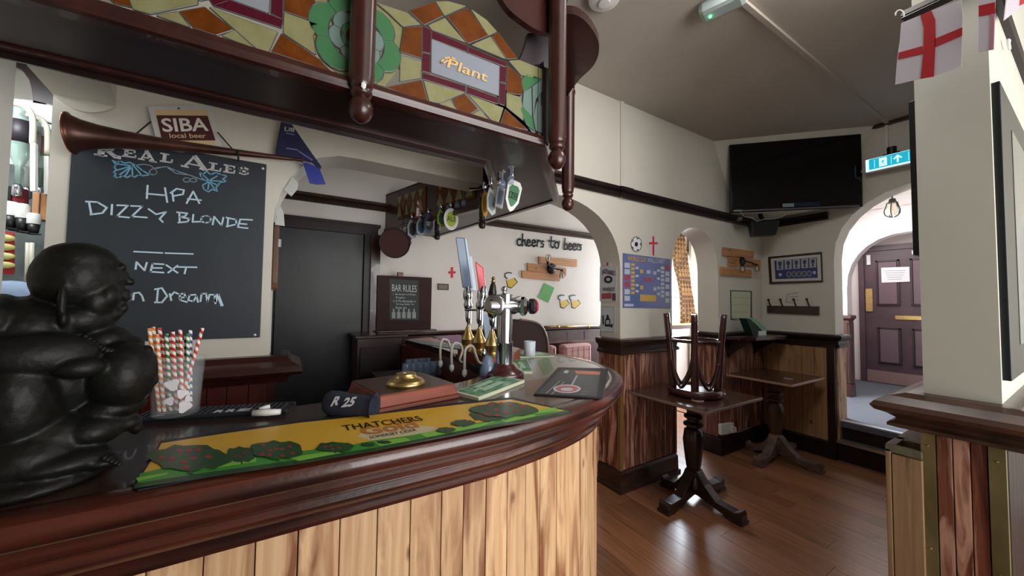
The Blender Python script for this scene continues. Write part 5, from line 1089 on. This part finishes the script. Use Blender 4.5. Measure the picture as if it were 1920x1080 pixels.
t=thing('small_plaque','small brown framed plaque left of the pump handles','plaque',P(831,544,'y',3.44)); poly('frame',[(820,531.5),(841,532.5),(841,544),(820,543.5)],'y',YF,-.008,mat('plaque frame',(64,46,38),.5),t,bevel=.002); poly('face',[(822,533.5),(839,534.5),(839,542),(822,541.5)],'y',YF-.009,-.003,mat('plaque face',(122,108,94),.5),t)
t=thing('cross_sticker','small red cross sticker on the wall left of the pump handles','wall sticker',P(847,521,'y',3.44)); poly('cross',[(845,501),(849.5,501),(849.5,508.5),(854,508.5),(854,513),(849.5,513),(849.5,521),(845,521),(845,513),(840.5,513),(840.5,508.5),(845,508.5)],'y',YF,-.003,M_crossred2,t)
# notice right of the arch, leaflet holder, ledge
t=thing('framed_notice','pale green printed notice with dark border under the plank wall lamp','notice',P(1390,599,'y',YW)); poly('frame',[(1369,544),(1408.5,545.5),(1409,600),(1370,599)],'y',YW,-.008,mat('slate frame',(70,74,70),.4),t,bevel=.002)
poly('sheet',[(1371,546),(1407,547.5),(1407,598),(1372,597)],'y',YW-.009,-.001,mat('pale green sheet',(200,204,178),.6),t)
obj('print',ribbons([[.006,(1375,558+i*13.5),(1404,558.5+i*13.5)] for i in range(4)],.006,lambda a,c:P(a,c,'y',YW-.0105)),mat('faded print',(168,172,158),.6),t)
lg=thing('wall_ledge','dark polished ledge table fixed along the wall right of the narrow arch','shelf',(3.85,1.75,1.10))
obj('top',B().prism([Vector((x,y,1.085)) for x,y in ((3.50,1.88),(3.52,1.76),(3.64,1.68),(4.05,1.62),(4.20,1.66),(4.265,1.74),(4.27,1.88))],(0,0,.03)),M_dark,lg,bevel=.004)
for xx in (3.60,4.10): obj('bracket',B().prism([Vector((xx,1.92,1.085)),Vector((xx,1.72,1.085)),Vector((xx,1.75,1.04)),Vector((xx,1.84,.98)),Vector((xx,1.90,.93)),Vector((xx,1.92,.90))],(.03,0,0)),M_blackwood,lg)
t=thing('leaflet_holder','green leaflet box leaning on the ledge in the corner','leaflet box',P(1420,632,'y',1.80))
obj('case',B().prism([P(a,c,'y',1.78) for a,c in ((1400,597),(1413,632),(1434,630),(1437,619),(1404,597))],(0,.07,0)),mat('dark green box',(26,52,44),.4),t,bevel=.002)
obj('leaflet',B().prism([P(a,c,'y',1.775) for a,c in ((1406,598),(1414,596),(1438,617),(1434,624))],(0,.05,0)),mat('mint leaflet',(150,196,168),.5,var=(90,150,118),scale=(60,60,60),vmix=.2),t)
obj('leaflet',B().prism([P(a,c,'y',1.77) for a,c in ((1424,621),(1437,620),(1437,630),(1424,631))],(0,.02,0)),M_paper,t)
# ================================================================== RIGHT WALL
XW=4.329
pf_=thing('framed_print','dark framed print with five figures above a blue band of medals','picture',P(1493,531,'x',4.3))
fr=[(1441.5,482),(1541.5,472.5),(1543.5,529),(1444.5,532.5)]
poly('backing',fr,'x',XW,-.022,mat('dark frame',(44,28,26),.35),pf_,bevel=.003)
ins=lambda k:[(sum(p[0] for p in fr)/4+(x-sum(p[0] for p in fr)/4)*k[0],sum(p[1] for p in fr)/4+(y-sum(p[1] for p in fr)/4)*k[1]) for x,y in fr]
poly('mount',ins((.93,.86)),'x',XW-.0225,-.001,mat('cream mount',(206,202,196),.5),pf_)
poly('print',ins((.80,.68)),'x',XW-.0240,-.001,mat('deep blue print',(52,58,118),.5),pf_)
for i in range(5):
    x0=1456+i*15.4; y0=489-i*1.1; poly('figure_panel',[(x0,y0),(x0+12.8,y0-1),(x0+13,y0+16.5),(x0+.3,y0+17.5)],'x',XW-.0255,-.001,mat('pale panel',(172,176,190),.5),pf_)
    poly('figure',[(x0+3,y0+3),(x0+6.5,y0+1),(x0+10,y0+3),(x0+9.5,y0+8),(x0+7.5,y0+10),(x0+9,y0+15),(x0+4,y0+15.3),(x0+5.5,y0+10),(x0+3.3,y0+8)],'x',XW-.027,-.001,mat('grey figure',(70,74,84),.6),pf_)
for i in range(5):
    cx=1479+i*9.6; cy=514.5-i*.4; poly('medal',cir(cx,cy,5.2,6,14),'x',XW-.0255,-.0008,mat('dull medal',(118,124,140),.5),pf_); poly('medal_head',cir(cx,cy,2.4,3.4,10),'x',XW-.0268,-.0008,mat('dark medal',(66,70,92),.5),pf_)
for cx,cy in ((1463,515),(1527,511)): poly('emblem',cir(cx,cy,3,3.2,10),'x',XW-.0255,-.0008,M_cw,pf_)
hk=thing('coat_rack','dark wooden coat rail with four black hooks','coat rack',P(1488,590,'x',4.3))
poly('rail',[(1440,573),(1537,574.5),(1537,590.5),(1440,586.5)],'x',XW,-.025,mat('rack wood',(48,32,28),.4,var=(66,44,36),scale=(10,30,30)),hk,bevel=.002)
for px in (1445.5,1468,1493,1518):
    a=P(px,575,'x',4.305); h=obj('hook',B().tube([a,a+Vector((-.01,.006,.03)),a+Vector((-.016,.010,.05)),a+Vector((-.024,.012,.066))],.006,6),M_black,hk); obj('knob',B().ball(a+Vector((-.026,.012,.072)),.012,2),M_black,h,smooth=True)
t=thing('wall_mark','faint grey outline of a removed emblem above the coat rail','wall mark',P(1490,566,'x',4.3)); obj('mark',ribbons([[(1496,549),(1477,552),(1474,566),(1484,567)],[(1480,557),(1496,556)],[(1484,563),(1496,563)]],.012,lambda a,c:P(a,c,'x',XW)),mat('faint mark',(176,176,164),.7),t)
# television on the sloping corner
tv=thing('television','large black flat television mounted across the room corner','television',(3.9,1.47,2.29))
tc0=Vector((3.517,1.833,0));tc1=Vector((4.259,1.091,0)); tu=(tc1-tc0); tw_=tu.length; tu.normalize(); tn=Vector((-tu.y,tu.x,0)); tn=tn if tn.x<0 else -tn
ctr=(tc0+tc1)/2+Vector((0,0,2.617))
obj('screen',B().obox(ctr-tn*.002+Vector((0,0,.012)),tu*(tw_/2-.014),tn*.004,Vector((0,0,.300))),M_screen,tv)
obj('bezel',B().obox(ctr-tn*.024,tu*tw_/2,tn*.020,Vector((0,0,.328))),mat('gloss black bezel',(10,10,12),.2),tv,bevel=.008)
obj('rear_housing',B().obox(ctr-tn*.060,tu*tw_*.36,tn*.022,Vector((0,0,.22))),M_black,tv,bevel=.01)
obj('wall_bracket',B().obox(ctr-tn*.12,tu*.10,tn*.05,Vector((0,0,.10))),M_black,tv)
obj('speaker_strip',B().obox(ctr-Vector((0,0,.318))+tn*.001,tu*tw_*.47,tn*.003,Vector((0,0,.006))),mat('silver strip',(110,110,114),.3,metal=.5),tv)
b=ctr+tn*.003-Vector((0,0,.285))
obj('status_sticker',B().obox(b-tu*.05,tu*.045,tn*.001,Vector((0,0,.016))),mat('sticker grey',(130,140,150),.4),tv)
obj('status_sticker',B().obox(b+tu*.10,tu*.10,tn*.001,Vector((0,0,.017))),mat('sticker navy',(24,30,54),.3),tv)
sp=thing('corner_speaker','black wedge speaker under the television in the corner','speaker',P(1435,441,'x',4.1))
sc=(ctr-tn*.20); sq=[PN(a,c,sc,(1,1,0)) for a,c in ((1408,414),(1463,412),(1456,440),(1413,442))]
obj('cabinet',B().prism(sq,-tn*.10),M_black,sp,bevel=.006)
obj('grille',B().prism([p+tn*.001 for p in [sum(sq,Vector())/4+(q-sum(sq,Vector())/4)*.86 for q in sq]],tn*.002),mat('grille black',(22,24,26),.8),sp)
obj('bracket',B().tube([PN(1430,414,sc-tn*.06,(1,1,0)),PN(1425,402,sc-tn*.10,(1,1,0))],.02,8),M_black,sp)
t=thing('television_cable','thin white cable looping below the television','cable',PN(1420,412,ctr,(1,1,0)))
obj('wire',B().tube([PN(a,c,ctr-tn*.01,(1,1,0)) for a,c in ((1388,397),(1396,406),(1410,408),(1419,415),(1433,411),(1446,410),(1462,408),(1470,404),(1476,397))],.004,6),mat('grey white wire',(150,148,142),.5),t)
t=thing('spot_camera','small dark grey device clipped beside the picture rail in the corner','camera',PN(1386,412,ctr-tn*.1,(1,1,0))); obj('body',B().obox(PN(1386,411,ctr-tn*.12,(1,1,0)),tu*.02,tn*.03,Vector((0,0,.015))),mat('dark grey plastic',(80,78,72),.4),t,bevel=.004)
t=thing('white_plate','short white sleeve at the lower left edge of the television','cable sleeve',PN(1384,395,ctr,(1,1,0))); obj('sleeve',B().obox(PN(1384,395,ctr,(1,1,0)),tu*.035,tn*.003,Vector((0,0,.006))),M_white,t)
# exit sign
M_teal=mat('lit teal sign',(20,166,190),.4,emit=1.0); M_lit=mat('lit white sign',(200,232,245),.4,emit=1.3)
ex=thing('exit_sign','lit teal and white running figure emergency exit sign over the lobby arch','exit sign',(4.2,.905,2.57))
ez0,ez1=2.568,2.680
obj('housing',B().box((4.20,.752,ez0),(4.245,1.060,ez1)),M_white,ex,bevel=.004)
obj('lit_rim',B().box((4.1975,.756,ez0+.003),(4.200,1.056,ez1-.003)),M_lit,ex)
obj('lit_face',B().box((4.195,.765,ez0+.016),(4.197,1.035,ez1-.006)),M_teal,ex)
xq=4.1945; zc=(ez0+ez1)/2+.004
obj('door_symbol',B().box((xq-.0006,.925,zc-.034),(xq,.972,zc+.036)),M_lit,ex)
fy=lambda L:[Vector((xq-.0012,.948-a*.0011,zc+c*.0011)) for a,c in L]
for L in ([(-3,14),(3,14),(3,20),(-3,20)],[(-4,12),(5,12),(2,-2),(-5,-2)],[(4,11),(14,4),(13,1),(3,7)],[(-4,11),(-14,5),(-13,2),(-3,7)],[(1,-2),(10,-12),(6,-24),(3,-23),(6,-12),(-2,-4)],[(-4,-2),(-6,-12),(-16,-18),(-15,-22),(-3,-14),(0,-2)]): obj('figure',B().prism(fy(L),(-.0006,0,0)),M_teal,ex)
obj('arrow',B().prism([Vector((xq-.0008,.862+a*.001,zc+c*.001)) for a,c in ((0,32),(26,4),(20,-2),(5,12),(5,-30),(-5,-30),(-5,12),(-20,-2),(-26,4))],(-.0006,0,0)),M_lit,ex)
for yy in (1.0,.90,.80): obj('divider',B().box((xq-.0006,yy-.001,zc-.034),(xq,yy+.001,zc+.034)),M_lit,ex)
obj('mount',B().cyl((4.22,.90,2.68),(4.22,.90,2.74),.030,n=14),M_black,ex,auto=40)
obj('mount_arm',B().box((4.20,.85,2.675),(4.33,.95,2.69)),M_black,ex)
obj('flex',B().tube(smooth_path([Vector((4.23,1.06,2.62)),Vector((4.25,1.10,2.60)),Vector((4.28,1.13,2.58)),Vector((4.325,1.15,2.50))],4),.004,6),M_white,ex)
# lobby pendant lamp
lp=thing('lobby_pendant','caged clear bulb pendant hanging from the lobby ceiling','pendant lamp',P(1673,400,'x',5.2))
c=P(1673,372,'x',5.2); obj('rose',B().lathe(Vector((c.x,c.y,2.62)),[(.05,0),(.045,.02),(.015,.03),(0,.03)],16,(0,0,-1)),M_copper,lp,auto=40); obj('cord',B().cyl((c.x,c.y,2.60),(c.x,c.y,c.z),.006),M_string,lp)
bulb(lp,Vector((c.x,c.y,c.z)),.042)
# ceiling fittings
dt_=P(1133,0,'z',2.97); sd=thing('smoke_detector','round white smoke detector on the ceiling at the top edge','smoke detector',(dt_.x,dt_.y,2.95))
obj('base',B().lathe((dt_.x,dt_.y,3.0),[(.085,0),(.085,.012),(.078,.03),(.05,.04),(0,.042)],28,(0,0,-1)),M_white,sd,auto=40)
obj('sensor',B().lathe((dt_.x,dt_.y,2.96),[(.03,0),(.028,.012),(0,.014)],20,(0,0,-1)),M_white,sd,auto=40)
a=P(1312,30,'z',2.96);c=P(1400,-12,'z',2.96); d=(c-a); el=thing('emergency_light','long translucent ceiling emergency light with a green indicator','ceiling light',(a+c)/2)
n_=Vector((-d.y,d.x,0)).normalized()
b=B().obox((a+c)/2+Vector((0,0,.005)),d/2,n_*.055,(0,0,.033)); obj('diffuser',b,mat('frosted diffuser',(176,186,186),.3,trans=.2),el,bevel=.025)
obj('gear_tray',B().obox((a+c)/2+Vector((0,0,.034)),d*.46,n_*.04,(0,0,.005)),M_steel,el)
obj('indicator',B().ball(a+d.normalized()*.05-Vector((0,0,.03)),.007,2),mat('green led',(60,255,140),.4,emit=14),el,smooth=True)
# ================================================================== PILLAR THINGS
fx=1.782
f1=thing('england_flag','white flag with red cross, largest of the bunting on the pillar end','flag',P(1745,158,'x',fx),'bunting flags on the pillar')
g4=lambda L:[(1440+a/4,c/4) for a,c in L]
def cloth(name,L,x,th,m,par): return poly(name,L,'x',x,-th,m,par)
cloth('cloth',g4([(1000,175),(1230,80),(1450,0),(1462,120),(1458,260),(1452,500),(1240,575),(1145,592),(955,636),(965,500),(975,400),(990,300)]),fx,.002,M_flag,f1)
cloth('cross',g4([(1143,115),(1225,80),(1255,150),(1258,290),(1245,575),(1145,592),(1165,400),(1168,210)]),fx-.0025,.001,M_crossred,f1)
cloth('cross',g4([(982,395),(1160,345),(1165,405),(975,447)]),fx-.0025,.001,M_crossred,f1)
cloth('cross',g4([(1250,292),(1459,205),(1457,268),(1248,358)]),fx-.0025,.001,M_crossred,f1)
obj('rod',B().cyl(P(1690,36,'x',fx),P(1800,-16,'x',fx),.004),M_black,f1)
f2=thing('england_flag','narrow folded white flag with red band hanging at the pillar corner','flag',P(1850,98,'x',fx-.02),'bunting flags on the pillar')
cloth('cloth',[(1835,-8),(1867,-10),(1864,93),(1835,98)],fx-.02,.002,M_flag,f2); cloth('band',[(1835,11),(1866,4),(1866,26),(1835,31)],fx-.0225,.001,M_crossred,f2); cloth('band',[(1858,26),(1865,26),(1862,93),(1856,94)],fx-.0225,.001,mat('faded flag red',(176,110,130),.7),f2)
f3=thing('england_flag','white flag corner cut off by the top right edge of the picture','flag',P(1900,38,'y',.16),'bunting flags on the pillar')
b=B().prism([P(a,c,'y',.150) for a,c in ((1886,-4),(1925,-6),(1925,2),(1905,20),(1881,39))],(0,-.002,0)); obj('cloth',b,M_flag,f3)
obj('cross',B().prism([P(a,c,'y',.148) for a,c in ((1912,-4),(1925,-4),(1925,4),(1911,11))],(0,-.001,0)),M_crossred,f3)
t=thing('hook_ring','small white ring hook on the ceiling side of the flag rod','hook',P(1688,30,'x',1.8)); obj('ring',B().tube([P(1687+8*math.cos(a),28+9*math.sin(a),'x',1.80) for a in [PI*.95+PI*1.2*i/12 for i in range(13)]],.002,6),M_white,t,smooth=True)
t=thing('white_clip','small white plastic clip on the picture rail of the partition','clip',P(1891,80,'y',.16)); obj('clip',B().ball(P(1891,78,'y',.160),(.012,.006,.012),1),M_white,t,smooth=True); obj('stem',B().cyl(P(1891,80,'y',.160),P(1893,92,'y',.162),.004),M_white,t)
pp=thing('black_framed_picture','large black framed picture on the long side of the partition wall','picture',(2.4,.17,1.19))
zb,zt=1.195,2.13
obj('frame',B().box((1.872,.158,zb),(2.9,.175,zt)),mat('black frame paint',(22,28,30),.3),pp,bevel=.002)
obj('glass',B().box((2.10,.1565,zb+.10),(2.80,.158,zt-.10)),mat('dark picture glass',(70,84,88),.08),pp)
pe=thing('edge_frame','thin black framed board on the far side of the partition, seen edge on','picture',(2.0,.35,1.5)); obj('frame',B().box((1.86,.335,1.60),(2.7,.352,2.15)),M_black,pe,bevel=.002); obj('panel',B().box((1.90,.352,1.65),(2.66,.354,2.10)),M_paper,pe)
# pale crate against the pillar
cr=thing('plank_box','pale rough plank box standing against the left side of the pillar','box',(1.95,.38,0))
xa,xb,ya,yb=1.815,2.12,.337,.425
obj('board',B().box((xa,yb-.014,0),(xa+.02,yb,.915)),M_crate,cr,bevel=.002)
obj('board',B().box((xa,ya,0),(xa+.02,yb-.016,.90)),M_crate,cr,bevel=.002)
obj('board',B().box((xa+.022,yb-.018,0),(xb,yb,.915)),M_crate,cr,bevel=.002)
obj('top_board',B().box((xa,ya,.905),(xa+.022,yb,.93)),mat('greenish grey wood',(112,108,84),.6,var=(84,82,64),scale=(20,20,20)),cr,bevel=.002)
obj('top_board',B().box((xa+.11,ya,.905),(xb,yb,.93)),M_crate,cr,bevel=.002); obj('top_board',B().prism([Vector((xa+.02,yb-.022,.915)),Vector((xa+.14,yb-.022,.915)),Vector((xa+.14,yb,.915)),Vector((xa+.02,yb,.915))],(0,0,.015)),M_crate,cr)
# ================================================================== TABLES AND STOOL
M_tt=mat('table top wood',(66,40,32),.22,var=(84,52,40),scale=(3,14,3),coat=.3); M_tt2=mat('worn table top',(92,62,46),.25,var=(70,46,36),scale=(3,14,3),coat=.2)
M_leg=mat('turned table wood',(44,28,24),.32,coat=.2); M_feet2=mat('highlit table feet',(112,88,80),.45,var=(70,50,44),scale=(12,12,12))  # grey highlight on the second table's feet is put into their colour
def table(x0,x1,y0,y1,label,mt,mf,mg,edge):
    cx,cy=(x0+x1)/2,(y0+y1)/2; t=thing('pedestal_table',label,'table',(cx,cy,0),'square pedestal tables')
    obj('tabletop',B().box((x0,y0,.738),(x1,y1,.762)),mt,t,bevel=.004)
    obj('edge_band',B().sweep([(x0,y0),(x1,y0),(x1,y1),(x0,y1)],[(0,.740),(.002,.742),(.002,.757),(0,.759)],closed=True,side=1),edge,t)
    obj('apron',B().box((cx-.13,cy-.13,.70),(cx+.13,cy+.13,.738)),mf,t,bevel=.003)
    obj('pedestal',B().lathe((cx,cy,.10),[(.07,0),(.07,.06),(.052,.08),(.060,.10),(.042,.12),(.050,.15),(.062,.25),(.070,.33),(.060,.40),(.038,.42),(.066,.435),(.066,.45),(.040,.465),(.040,.475),(.062,.49),(.062,.505),(.040,.52),(.046,.55),(.07,.59),(.07,.61)],22),mf,t,auto=45)
    for i in range(4):
        a=i*PI/2; q=Matrix.Rotation(a,3,'Z'); c=Vector((cx,cy,0))
        fs=.72 if i==1 else 1
        f=obj('foot',B().prism([c+q@Vector((x*fs,-.036,z)) for x,z in ((.0,.24),(.05,.22),(.10,.15),(.18,.075),(.30,.065),(.335,.085),(.345,.06),(.345,.0),(.25,.0),(.22,.02),(.05,.06),(0,.06))],q@Vector((0,.072,0))),mg,t,bevel=.004)
        obj('glide',B().prism([c+q@Vector((x*fs,-.042,z)) for x,z in ((.27,.0),(.352,.0),(.352,.022),(.27,.022))],q@Vector((0,.084,0))),mg,f)
    return t
M_edge=mat('worn pale edge',(120,104,96),.3)
table(2.172,2.865,1.288,1.895,'dark square pedestal table by the arch pillar with a stool upside down on it',M_tt,M_leg,M_leg,M_edge)
table(3.525,4.180,1.365,1.890,'brown square pedestal table beside the boarded right wall',M_tt2,mat('brown turned wood',(78,54,44),.35),M_feet2,mat('pale worn edge',(150,120,96),.35))
def coaster(px,py,z,label,grp,r=.038):
    c=P(px,py,'z',z); t=thing('coaster',label,'coaster',c,grp); obj('disc',B().lathe(c,[(0,0),(r,0),(r,.003),(0,.003)],24),mat('coaster card',(176,160,158),.6),t,auto=40); obj('print',B().lathe(c+Vector((0,0,.003)),[(0,0),(r*.7,0),(r*.7,.0004),(0,.0004)],20),mat('coaster print',(136,96,100),.6),t)
coaster(1308,751,.7625,'pale round coaster near the front edge of the stool table','coasters on the tables')
coaster(1351,738,.7625,'pale round coaster beside the upturned stool seat','coasters on the tables',.034)
coaster(1478,710,.7625,'pale coaster on the brown table, nearer its front corner','coasters on the tables',.034)
coaster(1519,702,.7625,'pale coaster at the far right edge of the brown table','coasters on the tables',.034)
M_st=mat('stool wood',(74,36,36),.25,var=(56,28,28),scale=(14,14,14),coat=.4)
sx,sy=2.50,1.565; so_=thing('bar_stool','dark bentwood stool standing upside down on the table','stool',(sx,sy,.763))
obj('seat',B().lathe((sx,sy,.763),[(0,.0),(.158,.0),(.178,.010),(.184,.028),(.180,.050),(.170,.056),(.15,.046),(.13,.036),(0,.036)],36),M_st,so_,auto=50)
obj('seat_underside',B().lathe((sx,sy,.800),[(0,0),(.128,0),(.128,.002),(0,.002)],30),mat('pale underside',(120,100,98),.3),so_)
tops=[]
for i in range(4):
    a=math.radians(-148+90*i); b0=Vector((sx+.142*math.cos(a),sy+.142*math.sin(a),.79)); t1=Vector((sx+.165*math.cos(a),sy+.165*math.sin(a),1.10)); t2=Vector((sx+.188*math.cos(a),sy+.188*math.sin(a),1.345)); tops.append((a,t1,t2))
    obj('leg',B().tube(smooth_path([b0,b0.lerp(t1,.6)+Vector((0,0,0)),t1,t2],4),[.026]*4+[.025]*4+[.022]*4+[.021],12),M_st,so_,smooth=True)
    # bent braces
    a2=a+PI/2; m=(a+a2)/2
    pts=[Vector((sx+.150*math.cos(a+.10),sy+.150*math.sin(a+.10),1.0)),Vector((sx+.135*math.cos(a+.30),sy+.135*math.sin(a+.30),.90)),Vector((sx+.125*math.cos(m),sy+.125*math.sin(m),.822)),Vector((sx+.135*math.cos(a2-.30),sy+.135*math.sin(a2-.30),.90)),Vector((sx+.150*math.cos(a2-.10),sy+.150*math.sin(a2-.10),1.0))]
    obj('bent_brace',B().tube(smooth_path(pts,5),.0115,8),M_st,so_,smooth=True)
obj('foot_ring',B().tube([Vector((sx+.165*math.cos(t),sy+.160*math.sin(t),1.155)) for t in [2*PI*i/40 for i in range(41)]],.011,8),M_st,so_,smooth=True)
# socket box and cable by the skirting
sk=thing('socket_box','white surface socket box above the skirting under the ledge','socket',P(1365,812,'y',1.90))
obj('box',B().prism([P(a,c,'y',1.89) for a,c in ((1352.5,796),(1376,793),(1377,812),(1353,816))],(0,.03,0)),M_white,sk,bevel=.003)
obj('plug',B().prism([P(a,c,'y',1.865) for a,c in ((1374,801),(1381,801),(1382,811),(1375,812))],(0,.025,0)),M_white,sk,bevel=.003)
obj('flex',B().tube(smooth_path([P(1379,811,'y',1.86),P(1392,808,'y',1.90),P(1410,800,'y',1.91)],4),.004,6),mat('grey flex',(120,116,112),.5),sk)
# waste bin glimpsed through the narrow arch
c=P(1266,850,'z',.02); wb_=thing('waste_bin','round white rimmed bin glimpsed through the narrow arch','bin',(3.05,2.2,0)); cx,cy=3.12,2.30
obj('body',B().lathe((cx,cy,.0),[(0,0),(.09,0),(.11,.24),(.10,.24),(.085,.01),(0,.01)],24),mat('bin blue white',(176,186,206),.4),wb_,auto=50)
obj('rim',B().tube([Vector((cx+.115*math.cos(t),cy+.115*math.sin(t),.245)) for t in [2*PI*i/28 for i in range(29)]],.007,6),M_white,wb_,smooth=True)
# ================================================================== BACK ROOM
se=thing('settle_end','dark curved end panel of a settle behind the tap column','settle',(2.0,2.95,0))
L=[(950,680),(950,598),(975,599),(1000,603),(1013,609),(1021,620),(1027,640),(1029,668)]
obj('end_panel',B().prism([P(a,c,'y',2.9) for a,c in L[:1]+[tuple(p[:2]) for p in smooth_path([Vector((a,c,0)) for a,c in L[1:]],3)]],(0,.04,0)),mat('dark settle wood',(44,24,22),.35),se)
obj('edge',B().tube([P(a,c,'y',2.895) for a,c in [tuple(p[:2]) for p in smooth_path([Vector((a,c,0)) for a,c in L[2:]],3)]],.010,8),mat('shiny settle edge',(130,108,98),.2),se,smooth=True)
obj('post',B().box((1.55,2.92,0),(2.15,2.94,.92)),M_blackwood,se)
def cushion(q,y,label):
    t=thing('seat_cushion',label,'cushion',P(q[0][0],q[2][1],'y',y),'plaid bench cushions')
    m=mat('pink plaid cushion',(214,176,170),.9,var=(196,150,148),scale=(3,3,40),vmix=.15)
    x0,x1=P(*q[0],'y',y).x,P(*q[1],'y',y).x; z0,z1=.452,P(*q[0],'y',y).z
    o=obj('pad',B().box((x0,y,z0),(x1,y+.12,z1)),m,t,bevel=.03)
    for i in range(5): xx=x0+.04+(x1-x0-.08)*i/4; obj('stripe',B().box((xx-.004,y-.003,z0+.02),(xx+.004,y-.001,z1-.03)),mat('plaid line',(186,120,124),.9),t)
cushion([(1033,649),(1045,647),(1047,690),(1033,690)],3.2,'pink plaid bench cushion, narrow visible part behind the settle')
cushion([(1058,647),(1110,642),(1111,700),(1058,700)],3.2,'wide pink plaid bench cushion left of the arch pillar')
bn=thing('wall_bench','dark fixed bench under the back room dado','bench',(3.0,3.3,0)); obj('seat',B().box((2.1,3.0,.40),(4.0,3.42,.45)),M_dark,bn,bevel=.005); obj('front',B().box((2.1,3.05,.0),(4.0,3.08,.40)),M_dark,bn)
br=thing('brass_rail','polished brass rail with ball joints along the back room dado','rail',P(1070,612,'y',3.38))
obj('tube',B().cyl(P(1016,613,'y',3.38),P(1121,611,'y',3.38),.014,n=12),mat('pale brass',(224,196,140),.18,metal=1),br,smooth=True)
for px in (1046,1103): obj('joint',B().ball(P(px,612.5,'y',3.38),.022,2),M_brass,br,smooth=True); obj('stay',B().cyl(P(px,612.5,'y',3.38),P(px,612.5,'y',3.38)+Vector((0,.05,0)),.010),M_brass,br)
# curtain by the back room window
cu=thing('patterned_curtain','gold diamond patterned curtain drawn to one side of the back room window','curtain',P(1285,608,'y',3.3))
mcu=bpy.data.materials.new('gold diamond cloth'); mcu.use_nodes=True; nt=mcu.node_tree;N=nt.nodes;Lk=nt.links; bb=N['Principled BSDF']; bb.inputs['Roughness'].default_value=.75
tcn=N.new('ShaderNodeTexCoord'); mp=N.new('ShaderNodeMapping'); mp.inputs['Rotation'].default_value=(0,PI/4,0); mp.inputs['Scale'].default_value=(1,1,1); Lk.new(tcn.outputs['Object'],mp.inputs[0])
wv=N.new('ShaderNodeTexChecker'); wv.inputs['Scale'].default_value=20; wv.inputs['Color1'].default_value=lin((140,108,66)); wv.inputs['Color2'].default_value=lin((84,58,34)); Lk.new(mp.outputs[0],wv.inputs['Vector']); Lk.new(wv.outputs[0],bb.inputs['Base Color'])
b=B(); rows=[]
edL=[(425,1272),(440,1264),(470,1261),(500,1265),(530,1273),(560,1277),(585,1276),(608,1277)]; edR=[(425,1282),(440,1281),(470,1286),(500,1290),(530,1293),(560,1298),(585,1302),(608,1305)]
for (yy,xl),(_,xr) in zip(edL,edR):
    r_=[]
    for k in range(21):
        q=P(xl+(xr-xl)*k/20,yy,'y',3.30); q=q+Vector((0,.03*math.sin(k*1.25),0)); r_.append(b.bm.verts.new(q))
    rows.append(r_)
for a,c in zip(rows,rows[1:]):
    for k in range(20): b.bm.faces.new((a[k],a[k+1],c[k+1],c[k]))
o=obj('cloth',b,mcu,cu,smooth=True); md=o.modifiers.new('solid','SOLIDIFY'); md.thickness=.004
obj('pole',B().cyl((4.1,3.33,2.62),(5.6,3.33,2.62),.014),M_dark,cu)
